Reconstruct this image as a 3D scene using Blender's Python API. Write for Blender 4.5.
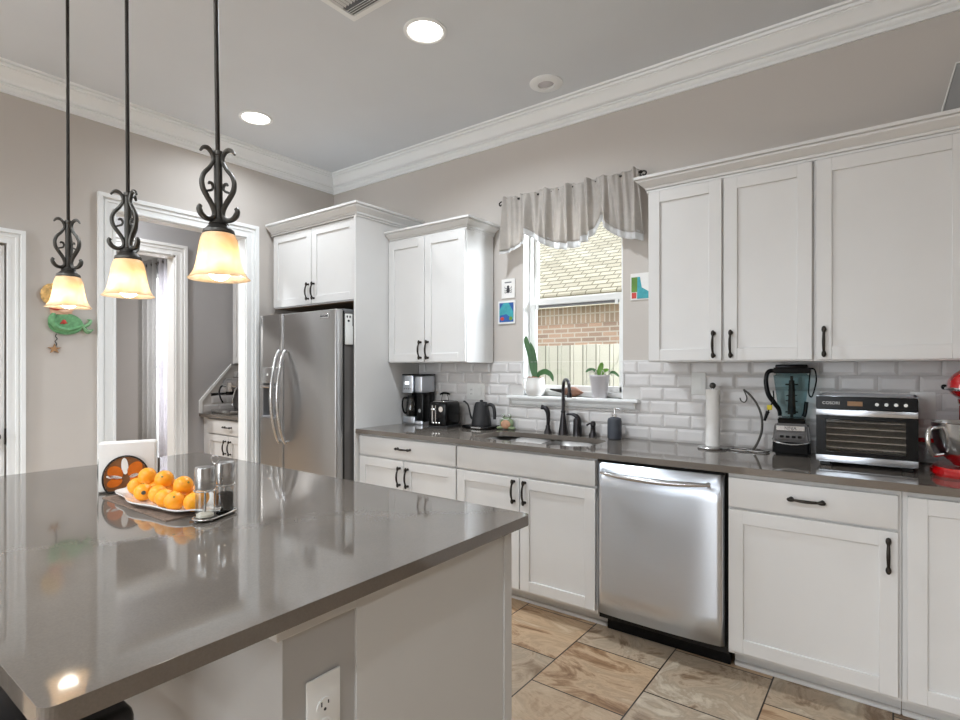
import bpy, bmesh, math, random
from mathutils import Vector, Matrix
random.seed(7)
PI = math.pi
scene = bpy.context.scene
for o in list(bpy.data.objects):
    bpy.data.objects.remove(o)
COL = scene.collection

# ------------------------------------------------------------------ camera
cam_d = bpy.data.cameras.new('camera')
cam = bpy.data.objects.new('camera', cam_d)
COL.objects.link(cam)
cam.location = (3.98, -3.135, 1.33)
cam.rotation_euler = (PI/2, 0, math.radians(36.9))
cam_d.sensor_width = 36.0
cam_d.lens = 36.0*550/960
cam_d.shift_y = 8/960
cam_d.clip_start = 0.05
scene.camera = cam

# ------------------------------------------------------------------ colour management
scene.view_settings.view_transform = 'Standard'
scene.view_settings.look = 'None'
scene.view_settings.gamma = 1
scene.view_settings.use_curve_mapping = False
scene.view_settings.exposure = 0.33

# ------------------------------------------------------------------ world and large lights
world = bpy.data.worlds.new('sky')
scene.world = world
world.use_nodes = True
wn = world.node_tree
bg = wn.nodes['Background']
bg.inputs['Color'].default_value = (0.86, 0.93, 1.0, 1)
bg.inputs['Strength'].default_value = 2.6

def area(name, loc, rot, sx, sy, power, color=(1, 1, 1), shape='RECTANGLE', spread=PI):
    l = bpy.data.lights.new(name, 'AREA')
    l.shape = shape; l.size = sx
    if shape == 'RECTANGLE': l.size_y = sy
    l.energy = power; l.color = color; l.spread = spread
    o = bpy.data.objects.new(name, l); COL.objects.link(o)
    o.location = loc; o.rotation_euler = rot
    return o

# daylight through the sink window, plus an added light at an unseen rear window
area('daylight_sink_window', (3.25, 1.0, 2.35), (Vector((3.25, 1.0, 2.35))-Vector((1.95, -0.15, 1.7))).to_track_quat('Z', 'Y').to_euler(), 0.9, 0.9, 90, (0.88, 0.94, 1.0))
area('added_rear_daylight', (2.0, -7.72, 1.6), (math.radians(90), 0, 0), 2.6, 1.9, 60, (0.90, 0.95, 1.0))
area('daylight_hall_window', (-2.9, 0.35, 1.7), (math.radians(-90), 0, 0), 1.0, 1.6, 160, (0.93, 0.96, 1.0))

# ------------------------------------------------------------------ materials
def lin(c):
    c /= 255.0
    return c/12.92 if c <= 0.04045 else ((c+0.055)/1.055)**2.4
def rgb(r, g, b): return (lin(r), lin(g), lin(b), 1)
class NT:
    def __init__(s, name):
        s.m = bpy.data.materials.new(name); s.m.use_nodes = True
        s.t = s.m.node_tree; s.b = s.t.nodes['Principled BSDF']; s.out = s.t.nodes['Material Output']
    def n(s, typ, **kw):
        x = s.t.nodes.new(typ)
        for k, v in kw.items(): setattr(x, k, v)
        return x
    def l(s, a, b): s.t.links.new(a, b)
    def co(s, scale=(1, 1, 1), loc=(0, 0, 0), rot=(0, 0, 0), kind='Object'):
        tc = s.n('ShaderNodeTexCoord'); mp = s.n('ShaderNodeMapping')
        mp.inputs['Scale'].default_value = scale; mp.inputs['Location'].default_value = loc
        mp.inputs['Rotation'].default_value = rot
        s.l(tc.outputs[kind], mp.inputs['Vector']); return mp.outputs['Vector']
    def geo(s, scale=(1, 1, 1)):
        g = s.n('ShaderNodeNewGeometry'); mp = s.n('ShaderNodeMapping')
        mp.inputs['Scale'].default_value = scale
        s.l(g.outputs['Position'], mp.inputs['Vector']); return mp.outputs['Vector']
    def noise(s, vec, scale, detail=3, rough=0.5, dist=0):
        x = s.n('ShaderNodeTexNoise'); x.inputs['Scale'].default_value = scale
        x.inputs['Detail'].default_value = detail; x.inputs['Roughness'].default_value = rough
        x.inputs['Distortion'].default_value = dist
        s.l(vec, x.inputs['Vector']); return x
    def ramp(s, fac, stops):
        r = s.n('ShaderNodeValToRGB'); e = r.color_ramp.elements
        while len(e) < len(stops): e.new(0.5)
        for i, (p, c) in enumerate(stops): e[i].position = p; e[i].color = c
        s.l(fac, r.inputs['Fac']); return r
    def bump(s, h, strength, dist=0.002):
        b = s.n('ShaderNodeBump'); b.inputs['Strength'].default_value = strength
        b.inputs['Distance'].default_value = dist
        s.l(h, b.inputs['Height']); s.l(b.outputs['Normal'], s.b.inputs['Normal']); return b

def mat(name, col, rough=0.5, metal=0.0, var=0.03, nscale=8, bump=0.0, coat=0, emis=None, estr=0, alpha=None, trans=0, ior=None, spec=None, sheen=0):
    m = NT(name)
    v = m.co()
    nz = m.noise(v, nscale, 3)
    lo = tuple(max(0, c*(1-var)) for c in col[:3])+(1,)
    hi = tuple(min(1, c*(1+var)) for c in col[:3])+(1,)
    r = m.ramp(nz.outputs['Fac'], [(0.3, lo), (0.7, hi)])
    m.l(r.outputs['Color'], m.b.inputs['Base Color'])
    m.b.inputs['Roughness'].default_value = rough
    m.b.inputs['Metallic'].default_value = metal
    m.b.inputs['Coat Weight'].default_value = coat
    if trans: m.b.inputs['Transmission Weight'].default_value = trans
    if ior: m.b.inputs['IOR'].default_value = ior
    if sheen: m.b.inputs['Sheen Weight'].default_value = sheen
    if alpha is not None: m.b.inputs['Alpha'].default_value = alpha
    if emis:
        m.b.inputs['Emission Color'].default_value = emis; m.b.inputs['Emission Strength'].default_value = estr
    if bump:
        m.bump(m.noise(v, nscale*12, 2).outputs['Fac'], bump)
    return m.m

M = {}
M['wall'] = mat('greige_wall', rgb(200, 193, 186), 0.75, var=0.012, nscale=3, bump=0.05)
M['hallwall'] = mat('grey_hall_wall', rgb(176, 175, 176), 0.75, var=0.012, nscale=3, bump=0.05)
M['ceil'] = mat('grey_ceiling', rgb(222, 225, 228), 0.8, var=0.012, nscale=3, bump=0.05)
M['trim'] = mat('white_trim_paint', rgb(244, 245, 244), 0.4, var=0.008)
M['cab'] = mat('white_cabinet_paint', rgb(224, 223, 221), 0.38, var=0.01)
M['cab_in'] = mat('raw_cabinet_wood', rgb(120, 98, 76), 0.6, var=0.1, nscale=20)
M['islandpaint'] = mat('grey_island_paint', rgb(208, 207, 204), 0.5, var=0.01)
M['islandgrey'] = mat('grey_knee_wall_paint', rgb(176, 174, 171), 0.6, var=0.01)
M['bronze'] = mat('dark_bronze', rgb(58, 54, 50), 0.38, 0.85, var=0.15, nscale=30)
M['iron'] = mat('pewter_iron', rgb(86, 84, 80), 0.42, 0.8, var=0.2, nscale=25, bump=0.1)
M['faucet'] = mat('oil_rubbed_bronze', rgb(62, 60, 62), 0.3, 0.8, var=0.1, nscale=30)
M['chrome'] = mat('chrome', rgb(225, 225, 225), 0.08, 1.0, var=0.01)
M['steelplain'] = mat('polished_steel', rgb(200, 200, 200), 0.22, 1.0, var=0.02)
M['sinksteel'] = mat('sink_steel', rgb(150, 147, 144), 0.36, 1.0, var=0.02)
M['black'] = mat('black_plastic', rgb(13, 13, 14), 0.22, var=0.1, ior=1.28)
M['blackmatte'] = mat('matte_black', rgb(40, 40, 42), 0.55, var=0.08)
M['darkgap'] = mat('dark_gap', rgb(22, 20, 18), 0.8, var=0.1)
M['greyplastic'] = mat('grey_plastic', rgb(120, 120, 122), 0.45, var=0.03)
M['fridgeside'] = mat('dark_grey_fridge_side', rgb(98, 95, 93), 0.45, 0.2, var=0.03, nscale=40, bump=0.1)
M['white'] = mat('white_plastic', rgb(235, 235, 232), 0.35, var=0.01)
M['paper'] = mat('paper_white', rgb(240, 238, 234), 0.85, var=0.02, nscale=30, bump=0.3)
M['ceramic'] = mat('white_ceramic', rgb(236, 234, 230), 0.2, var=0.02, coat=0.3)
M['pot2'] = mat('pale_grey_pot', rgb(206, 202, 204), 0.4, var=0.02)
M['leaf'] = mat('orchid_leaf', rgb(62, 104, 58), 0.4, var=0.3, nscale=6)
M['leaf2'] = mat('bright_leaf', rgb(96, 140, 52), 0.4, var=0.3, nscale=6)
M['root'] = mat('orchid_root', rgb(176, 176, 160), 0.7, var=0.1)
M['bark'] = mat('orchid_bark', rgb(150, 104, 80), 0.9, var=0.4, nscale=60, bump=0.5)
M['orange'] = mat('orange_peel', rgb(255, 166, 34), 0.38, var=0.08, nscale=12, bump=0.35)
M['navel'] = mat('orange_navel', rgb(120, 120, 50), 0.6)
M['sticker'] = mat('fruit_sticker', rgb(60, 70, 70), 0.4)
M['red'] = mat('red_enamel', rgb(196, 10, 16), 0.12, var=0.04, coat=1.0)
M['darksoap'] = mat('slate_bottle', rgb(70, 74, 82), 0.5, var=0.05)
M['wood'] = mat('turned_wood', rgb(120, 82, 62), 0.4, var=0.25, nscale=14)
M['frog'] = mat('frog_glaze', rgb(134, 150, 116), 0.3, var=0.15, nscale=20)
M['frogbelly'] = mat('frog_belly', rgb(196, 150, 120), 0.6, var=0.15, nscale=50)
M['green'] = mat('green_paint', rgb(110, 166, 116), 0.5, var=0.25, nscale=50)
M['palegreen'] = mat('pale_green_paint', rgb(130, 175, 130), 0.5, var=0.2, nscale=50)
M['hair'] = mat('orange_hair_paint', rgb(212, 170, 104), 0.6, var=0.3, nscale=60)
M['skin'] = mat('painted_skin', rgb(236, 190, 160), 0.6)
M['redpaint'] = mat('red_paint', rgb(200, 70, 60), 0.5, var=0.1)
M['gold'] = mat('brown_star', rgb(170, 130, 90), 0.6, var=0.15, nscale=60)
M['yellow'] = mat('yellow_tag', rgb(220, 200, 40), 0.5)
M['curtain'] = mat('grey_violet_curtain', rgb(150, 144, 150), 0.9, var=0.1, nscale=20)
M['stoolleather'] = mat('black_leather', rgb(26, 24, 24), 0.35, var=0.1, nscale=40, bump=0.2)
M['stoolwood'] = mat('stool_wood', rgb(140, 112, 92), 0.5, var=0.2, nscale=20)
M['speaker'] = mat('grey_speaker', rgb(150, 150, 150), 0.4, 0.3, var=0.03)
M['placemat'] = mat('woven_mat', rgb(132, 112, 98), 0.8, var=0.25, nscale=80, bump=0.5)
M['salt'] = mat('salt', rgb(236, 226, 208), 0.8, var=0.08, nscale=200, bump=0.6)
M['pepper'] = mat('peppercorns', rgb(52, 42, 36), 0.7, var=0.6, nscale=150, bump=1.0)
M['lightorange'] = mat('orange_glass', rgb(214, 110, 30), 0.2, var=0.25, nscale=20)
M['brownglass'] = mat('brown_glass', rgb(128, 84, 50), 0.25, var=0.25, nscale=20)
M['text'] = mat('white_print', rgb(225, 225, 225), 0.5)
M['textdark'] = mat('dark_print', rgb(50, 50, 55), 0.5)
M['display'] = mat('amber_display', rgb(90, 66, 34), 0.3, emis=rgb(200, 130, 50), estr=0.12)
M['whiteled'] = mat('lit_display', rgb(230, 230, 240), 0.3, emis=(0.9, 0.95, 1, 1), estr=1.2)
M['tray'] = mat('mesh_tray', rgb(226, 222, 212), 0.6, 0.0, var=0.3, nscale=90, bump=0.5)
M['cream'] = mat('cream_eave_paint', rgb(226, 218, 196), 0.6)
M['lawn'] = mat('lawn', rgb(110, 128, 70), 0.9, var=0.3, nscale=3)
M['navy'] = mat('blue_card', rgb(40, 90, 160), 0.5, var=0.1)
M['teal'] = mat('teal_card', rgb(60, 160, 170), 0.5, var=0.15, nscale=40)

def glass(name, tint=(1, 1, 1, 1), rough=0.02, alpha=0.12, spec=0.5):
    m = NT(name)
    tr = m.n('ShaderNodeBsdfTransparent'); gl = m.n('ShaderNodeBsdfGlossy'); mx = m.n('ShaderNodeMixShader'); fr = m.n('ShaderNodeLayerWeight'); pw = m.n('ShaderNodeMath', operation='POWER'); pw.inputs[1].default_value = 5.0; ml = m.n('ShaderNodeMath', operation='MULTIPLY'); ml.inputs[1].default_value = 0.7
    nz = m.noise(m.co(), 5, 1)
    rr = m.ramp(nz.outputs['Fac'], [(0.0, tint), (1.0, tuple(c*0.97 for c in tint[:3])+(1,))])
    m.l(rr.outputs['Color'], tr.inputs['Color'])
    gl.inputs['Roughness'].default_value = rough; fr.inputs['Blend'].default_value = 0.5
    ad = m.n('ShaderNodeMath', operation='ADD'); ad.inputs[1].default_value = alpha+0.04
    m.l(fr.outputs['Facing'], pw.inputs[0]); m.l(pw.outputs[0], ml.inputs[0]); m.l(ml.outputs[0], ad.inputs[0]); m.l(ad.outputs[0], mx.inputs['Fac'])
    m.l(tr.outputs[0], mx.inputs[1]); m.l(gl.outputs[0], mx.inputs[2]); m.l(mx.outputs[0], m.out.inputs['Surface'])
    return m.m
M['winglass'] = glass('window_glass', alpha=0.0)
M['clear'] = glass('clear_acrylic', (0.96, 0.97, 0.97, 1), alpha=0.03)
M['tealglass'] = glass('smoky_teal_pitcher', (0.68, 0.80, 0.82, 1), 0.08, alpha=-0.025)
M['carafe'] = glass('smoked_carafe', (0.35, 0.34, 0.34, 1), 0.04, alpha=0.05)
M['ovenglass'] = glass('tinted_oven_glass', (0.82, 0.81, 0.8, 1), 0.04, alpha=0.0)

def brushed(name, base, rough=0.28, stretch=(1, 1, 60), aniso=0.6, arot=0.25):
    m = NT(name)
    v = m.co(scale=stretch)
    nz = m.noise(v, 8, 4, 0.6)
    r = m.ramp(nz.outputs['Fac'], [(0.3, tuple(c*0.98 for c in base[:3])+(1,)), (0.7, base)])
    m.l(r.outputs['Color'], m.b.inputs['Base Color'])
    rr = m.ramp(nz.outputs['Fac'], [(0.2, (rough*0.95,)*3+(1,)), (0.8, (rough*1.05,)*3+(1,))])
    m.l(rr.outputs['Color'], m.b.inputs['Roughness'])
    m.b.inputs['Metallic'].default_value = 1
    m.b.inputs['Anisotropic'].default_value = aniso
    m.b.inputs['Anisotropic Rotation'].default_value = arot
    tg = m.n('ShaderNodeTangent'); tg.direction_type = 'RADIAL'; tg.axis = 'Z'
    m.l(tg.outputs[0], m.b.inputs['Tangent'])
    return m.m
M['steel'] = brushed('brushed_steel', rgb(212, 217, 224), 0.30, aniso=0.85)
M['fridgesteel'] = brushed('brushed_fridge_steel', rgb(176, 175, 174), 0.32)

def quartz():
    m = NT('grey_quartz')
    v = m.geo()
    n1 = m.noise(v, 3, 4); n2 = m.noise(v, 260, 2)
    mx = m.n('ShaderNodeMix', data_type='FLOAT'); mx.inputs[0].default_value = 0.35
    m.l(n1.outputs['Fac'], mx.inputs[2]); m.l(n2.outputs['Fac'], mx.inputs[3])
    r = m.ramp(mx.outputs[0], [(0.3, rgb(101, 94, 87)), (0.7, rgb(117, 109, 101))])
    m.l(r.outputs['Color'], m.b.inputs['Base Color'])
    m.b.inputs['Roughness'].default_value = 0.055
    m.b.inputs['IOR'].default_value = 1.65
    return m.m
M['quartz'] = quartz()
M['quartzdark'] = mat('dark_sink_rim', rgb(70, 68, 66), 0.3)

def floor_mat():
    m = NT('slate_look_tile')
    g = m.n('ShaderNodeNewGeometry'); sep = m.n('ShaderNodeSeparateXYZ'); cmb = m.n('ShaderNodeCombineXYZ')
    m.l(g.outputs['Position'], sep.inputs[0])
    ax = m.n('ShaderNodeMath', operation='ADD'); ax.inputs[1].default_value = -2.335+0.4115*40
    ay = m.n('ShaderNodeMath', operation='ADD'); ay.inputs[1].default_value = 0.92+0.4115*40+FLOOR_OFF
    m.l(sep.outputs['X'], ax.inputs[0]); m.l(sep.outputs['Y'], ay.inputs[0])
    m.l(ay.outputs[0], cmb.inputs['X']); m.l(ax.outputs[0], cmb.inputs['Y'])
    br = m.n('ShaderNodeTexBrick')
    br.offset = 0.5; br.offset_frequency = 2; br.squash = 1
    br.inputs['Scale'].default_value = 1; br.inputs['Brick Width'].default_value = 0.4115
    br.inputs['Row Height'].default_value = 0.4115; br.inputs['Mortar Size'].default_value = 0.0032
    br.inputs['Mortar Smooth'].default_value = 0.15
    br.inputs['Color1'].default_value = (0, 0, 0, 1); br.inputs['Color2'].default_value = (1, 1, 1, 1)
    br.inputs['Mortar'].default_value = (0.5, 0.5, 0.5, 1); br.inputs['Bias'].default_value = 0
    m.l(cmb.outputs[0], br.inputs['Vector'])
    # shift the stone pattern per tile
    sc = m.n('ShaderNodeVectorMath', operation='SCALE'); sc.inputs['Scale'].default_value = 37.0
    m.l(br.outputs['Color'], sc.inputs[0])
    ad = m.n('ShaderNodeVectorMath', operation='ADD')
    m.l(g.outputs['Position'], ad.inputs[0]); m.l(sc.outputs[0], ad.inputs[1])
    mp = m.n('ShaderNodeMapping'); mp.inputs['Rotation'].default_value = (0, 0, 0.5); mp.inputs['Scale'].default_value = (1.0, 2.6, 1)
    m.l(ad.outputs[0], mp.inputs['Vector'])
    n1 = m.noise(mp.outputs[0], 2.6, 9, 0.68, 0.9)
    n2 = m.noise(ad.outputs[0], 4.5, 9, 0.66, 1.0)
    c1 = m.ramp(n1.outputs['Fac'], [(0.34, rgb(112, 82, 58)), (0.43, rgb(160, 126, 94)), (0.50, rgb(202, 174, 142)), (0.58, rgb(180, 152, 122)), (0.70, rgb(212, 192, 164))])
    c2 = m.ramp(n2.outputs['Fac'], [(0.38, rgb(136, 112, 88)), (0.47, rgb(192, 172, 148)), (0.54, rgb(172, 154, 132)), (0.64, rgb(208, 194, 172))])
    mx = m.n('ShaderNodeMix', data_type='RGBA'); 
    rr = m.ramp(br.outputs['Color'], [(0.35, (0, 0, 0, 1)), (0.65, (1, 1, 1, 1))])
    m.l(rr.outputs['Color'], mx.inputs[0]); m.l(c2.outputs['Color'], mx.inputs[6]); m.l(c1.outputs['Color'], mx.inputs[7])
    mm = m.n('ShaderNodeMix', data_type='RGBA'); m.l(br.outputs['Fac'], mm.inputs[0])
    m.l(mx.outputs[2], mm.inputs[6]); mm.inputs[7].default_value = rgb(44, 36, 30)
    m.l(mm.outputs[2], m.b.inputs['Base Color'])
    m.b.inputs['Roughness'].default_value = 0.4
    inv = m.n('ShaderNodeMath', operation='MULTIPLY_ADD'); inv.inputs[1].default_value = -1.0; inv.inputs[2].default_value = 1
    m.l(br.outputs['Fac'], inv.inputs[0])
    m.bump(inv.outputs[0], 0.5, 0.003)
    return m.m
FLOOR_OFF = 0.4115/2
M['floor'] = floor_mat()

def brickmat(name, c1, c2, mortar, w, h, ms, vertical=False, offset=0.5):
    m = NT(name)
    g = m.n('ShaderNodeNewGeometry'); sep = m.n('ShaderNodeSeparateXYZ'); cmb = m.n('ShaderNodeCombineXYZ')
    m.l(g.outputs['Position'], sep.inputs[0])
    m.l(sep.outputs['X'], cmb.inputs['X']); m.l(sep.outputs['Z'], cmb.inputs['Y'])
    br = m.n('ShaderNodeTexBrick'); br.offset = offset
    br.inputs['Scale'].default_value = 1; br.inputs['Brick Width'].default_value = w; br.inputs['Row Height'].default_value = h
    br.inputs['Mortar Size'].default_value = ms; br.inputs['Color1'].default_value = c1; br.inputs['Color2'].default_value = c2
    br.inputs['Mortar'].default_value = mortar
    m.l(cmb.outputs[0], br.inputs['Vector']); m.l(br.outputs['Color'], m.b.inputs['Base Color'])
    m.b.inputs['Roughness'].default_value = 0.9
    return m.m
M['brick'] = brickmat('tan_brick', rgb(196, 160, 136), rgb(156, 130, 114), rgb(196, 184, 168), 0.215, 0.068, 0.010)
M['soldier'] = brickmat('soldier_brick', rgb(186, 158, 136), rgb(160, 136, 116), rgb(200, 190, 174), 0.072, 0.30, 0.010, offset=0)
M['shingle'] = brickmat('cream_shingles', rgb(178, 170, 148), rgb(154, 146, 126), rgb(104, 96, 76), 0.22, 0.075, 0.010)
M['fence'] = brickmat('weathered_fence_boards', rgb(190, 186, 172), rgb(174, 171, 158), rgb(112, 109, 98), 0.14, 9.0, 0.006, offset=0)

def shade_mat():
    m = NT('amber_alabaster_glass')
    nz = m.noise(m.co(), 22, 4, 0.6, 1.0)
    r = m.ramp(nz.outputs['Fac'], [(0.3, rgb(238, 216, 182)), (0.7, rgb(248, 234, 214))])
    tl = m.n('ShaderNodeBsdfTranslucent'); mx = m.n('ShaderNodeMixShader'); mx.inputs[0].default_value = 0.6
    m.l(r.outputs['Color'], tl.inputs['Color']); m.l(r.outputs['Color'], m.b.inputs['Base Color'])
    m.b.inputs['Roughness'].default_value = 0.25
    m.l(m.b.outputs[0], mx.inputs[1]); m.l(tl.outputs[0], mx.inputs[2]); m.l(mx.outputs[0], m.out.inputs['Surface'])
    return m.m
M['shade'] = shade_mat()
def fabric(name, c, tl_w=0.4, s=30):
    m = NT(name)
    nz = m.noise(m.co(), s, 4, 0.6)
    r = m.ramp(nz.outputs['Fac'], [(0.3, tuple(x*0.9 for x in c[:3])+(1,)), (0.7, c)])
    tl = m.n('ShaderNodeBsdfTranslucent'); mx = m.n('ShaderNodeMixShader'); mx.inputs[0].default_value = tl_w
    m.l(r.outputs['Color'], tl.inputs['Color']); m.l(r.outputs['Color'], m.b.inputs['Base Color']); m.b.inputs['Roughness'].default_value = 0.9
    m.l(m.b.outputs[0], mx.inputs[1]); m.l(tl.outputs[0], mx.inputs[2]); m.l(mx.outputs[0], m.out.inputs['Surface'])
    return m.m
M['valance'] = fabric('taupe_linen', rgb(208, 202, 195), 0.35)
M['valtrim'] = fabric('white_lace', rgb(240, 240, 240), 0.4)
M['sheer'] = fabric('sheer_white_curtain', rgb(214, 212, 216), 0.5)
M['drape'] = fabric('grey_drape', rgb(176, 175, 174), 0.4)
M['bulb'] = mat('lit_bulb', (1, 1, 1, 1), 0.3, emis=(1.0, 0.90, 0.76, 1), estr=14)
M['lens'] = mat('lit_can_lens', (1, 1, 1, 1), 0.3, emis=(1.0, 0.95, 0.88, 1), estr=9)

# ------------------------------------------------------------------ helpers
def rootloc(o):
    v = Vector((0, 0, 0))
    while o is not None:
        v += o.location; o = o.parent
    return v
def cr(pts, n=6):
    P = [Vector(p) for p in pts]
    out = []
    for i in range(len(P)-1):
        p0 = P[max(0, i-1)]; p1 = P[i]; p2 = P[i+1]; p3 = P[min(len(P)-1, i+2)]
        for k in range(n):
            t = k/n
            out.append(0.5*((2*p1)+(-p0+p2)*t+(2*p0-5*p1+4*p2-p3)*t*t+(-p0+3*p1-3*p2+p3)*t**3))
    out.append(P[-1]); return out

class MB:
    def __init__(s): s.bm = bmesh.new()
    def _join(s, b, mt=None):
        if mt is not None: bmesh.ops.transform(b, matrix=mt, verts=b.verts)
        me = bpy.data.meshes.new('tmp'); b.to_mesh(me); b.free(); s.bm.from_mesh(me); bpy.data.meshes.remove(me)
    def box(s, x0, x1, y0, y1, z0, z1, bev=0, seg=1, mt=None):
        b = bmesh.new()
        bmesh.ops.create_cube(b, size=1)
        for v in b.verts:
            v.co = Vector((x0+(v.co.x+.5)*(x1-x0), y0+(v.co.y+.5)*(y1-y0), z0+(v.co.z+.5)*(z1-z0)))
        if bev: bmesh.ops.bevel(b, geom=b.edges[:], offset=bev, segments=seg, affect='EDGES', profile=0.5)
        s._join(b, mt); return s
    def cyl(s, p0, p1, r0, r1=None, seg=20, cap=True):
        r1 = r0 if r1 is None else r1
        p0 = Vector(p0); p1 = Vector(p1); d = p1-p0
        b = bmesh.new()
        bmesh.ops.create_cone(b, cap_ends=cap, segments=seg, radius1=r0, radius2=r1, depth=d.length)
        mt = Matrix.Translation((p0+p1)/2) @ d.to_track_quat('Z', 'Y').to_matrix().to_4x4()
        s._join(b, mt); return s
    def lathe(s, prof, c=(0, 0, 0), seg=32, mt=None, close=False):
        b = bmesh.new(); rings = []
        for r, z in prof:
            if r < 1e-5: rings.append([b.verts.new((c[0], c[1], c[2]+z))])
            else: rings.append([b.verts.new((c[0]+r*math.cos(2*PI*k/seg), c[1]+r*math.sin(2*PI*k/seg), c[2]+z)) for k in range(seg)])
        prs = list(zip(rings, rings[1:]))
        if close: prs.append((rings[-1], rings[0]))
        for A, B in prs:
            for k in range(seg):
                k2 = (k+1) % seg
                if len(A) == 1 and len(B) == 1: continue
                if len(A) == 1: b.faces.new((A[0], B[k2], B[k]))
                elif len(B) == 1: b.faces.new((A[k], A[k2], B[0]))
                else: b.faces.new((A[k], A[k2], B[k2], B[k]))
        bmesh.ops.recalc_face_normals(b, faces=b.faces)
        s._join(b, mt); return s
    def ball(s, c, r, seg=20, rings=12, mt=None):
        if not hasattr(r, '__len__'): r = (r, r, r)
        b = bmesh.new(); bmesh.ops.create_uvsphere(b, u_segments=seg, v_segments=rings, radius=1)
        m = Matrix.Translation(c) @ (mt if mt is not None else Matrix()) @ Matrix.Diagonal((r[0], r[1], r[2], 1))
        s._join(b, m); return s
    def tube(s, pts, r, seg=10, closed=False, flat=1.0):
        P = [Vector(p) for p in pts]; n = len(P)
        R = [r]*n if not hasattr(r, '__len__') else [r[min(len(r)-1, int(round(i*(len(r)-1)/(n-1))))] if len(r) != n else r[i] for i in range(n)]
        if hasattr(r, '__len__') and len(r) != n:
            R = []
            for i in range(n):
                f = i*(len(r)-1)/(n-1); a = int(f); b2 = min(len(r)-1, a+1); R.append(r[a]+(r[b2]-r[a])*(f-a))
        b = bmesh.new(); rings = []; up = None
        for i, p in enumerate(P):
            if closed: t = P[(i+1) % n]-P[i-1]
            else: t = P[min(n-1, i+1)]-P[max(0, i-1)]
            t.normalize()
            if up is None:
                up = Vector((0, 0, 1)) if abs(t.z) < 0.9 else Vector((0, 1, 0))
            a = t.cross(up); 
            if a.length < 1e-6: a = t.cross(Vector((1, 0.3, 0)))
            a.normalize(); c = a.cross(t); c.normalize(); up = c
            rings.append([b.verts.new(p+(a*math.cos(2*PI*k/seg)+c*math.sin(2*PI*k/seg)*flat)*R[i]) for k in range(seg)])
        m_ = n if closed else n-1
        for i in range(m_):
            A = rings[i]; B = rings[(i+1) % n]
            for k in range(seg):
                b.faces.new((A[k], A[(k+1) % seg], B[(k+1) % seg], B[k]))
        if not closed:
            b.faces.new(rings[0][::-1]); b.faces.new(rings[-1])
        bmesh.ops.recalc_face_normals(b, faces=b.faces)
        s._join(b); return s
    def prism(s, pts, a0, a1, plane='xy', bev=0, mt=None):
        b = bmesh.new()
        def mk(p, a):
            if plane == 'xy': return (p[0], p[1], a)
            if plane == 'xz': return (p[0], a, p[1])
            return (a, p[0], p[1])
        v0 = [b.verts.new(mk(p, a0)) for p in pts]; v1 = [b.verts.new(mk(p, a1)) for p in pts]
        n = len(pts)
        f0 = b.faces.new(v0); f1 = b.faces.new(v1[::-1])
        for i in range(n): b.faces.new((v0[i], v1[i], v1[(i+1) % n], v0[(i+1) % n]))
        bmesh.ops.recalc_face_normals(b, faces=b.faces)
        if bev: bmesh.ops.bevel(b, geom=b.edges[:], offset=bev, segments=2, affect='EDGES')
        s._join(b, mt); return s
    def grid(s, f, nu, nv):
        b = bmesh.new()
        V = [[b.verts.new(f(i/nu, j/nv)) for j in range(nv+1)] for i in range(nu+1)]
        for i in range(nu):
            for j in range(nv): b.faces.new((V[i][j], V[i+1][j], V[i+1][j+1], V[i][j+1]))
        bmesh.ops.recalc_face_normals(b, faces=b.faces)
        s._join(b); return s
    def sweep(s, path, prof, side=1, closed_prof=True):
        # path of (x, y), prof of (offset, z); mitred corners
        P = [Vector((p[0], p[1])) for p in path]; n = len(P); b = bmesh.new(); rings = []
        for i in range(n):
            d0 = (P[i]-P[i-1]).normalized() if i > 0 else (P[1]-P[0]).normalized()
            d1 = (P[i+1]-P[i]).normalized() if i < n-1 else d0
            n0 = Vector((-d0.y, d0.x))*side; n1 = Vector((-d1.y, d1.x))*side
            m = (n0+n1); m = m/ (1+n0.dot(n1))
            rings.append([b.verts.new((P[i].x+m.x*o, P[i].y+m.y*o, z)) for o, z in prof])
        k = len(prof)
        for i in range(n-1):
            for j in range(k if closed_prof else k-1):
                b.faces.new((rings[i][j], rings[i][(j+1) % k], rings[i+1][(j+1) % k], rings[i+1][j]))
        if closed_prof:
            b.faces.new(rings[0][::-1]); b.faces.new(rings[-1])
        bmesh.ops.recalc_face_normals(b, faces=b.faces)
        s._join(b); return s
    def mesh(s, name, off=None):
        me = bpy.data.meshes.new(name)
        if off is not None: bmesh.ops.translate(s.bm, vec=-off, verts=s.bm.verts)
        s.bm.to_mesh(me); s.bm.free()
        me.shade_smooth(); me.set_sharp_from_angle(angle=math.radians(38))
        return me
    def build(s, name, m, parent=None, local=False, label=None, mods=None):
        me = s.mesh(name, None if (local or parent is None) else rootloc(parent))
        me.materials.append(M[m] if isinstance(m, str) else m)
        o = bpy.data.objects.new(name, me); COL.objects.link(o)
        if parent is not None: o.parent = parent
        if label: o['label'] = label
        return o

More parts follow.
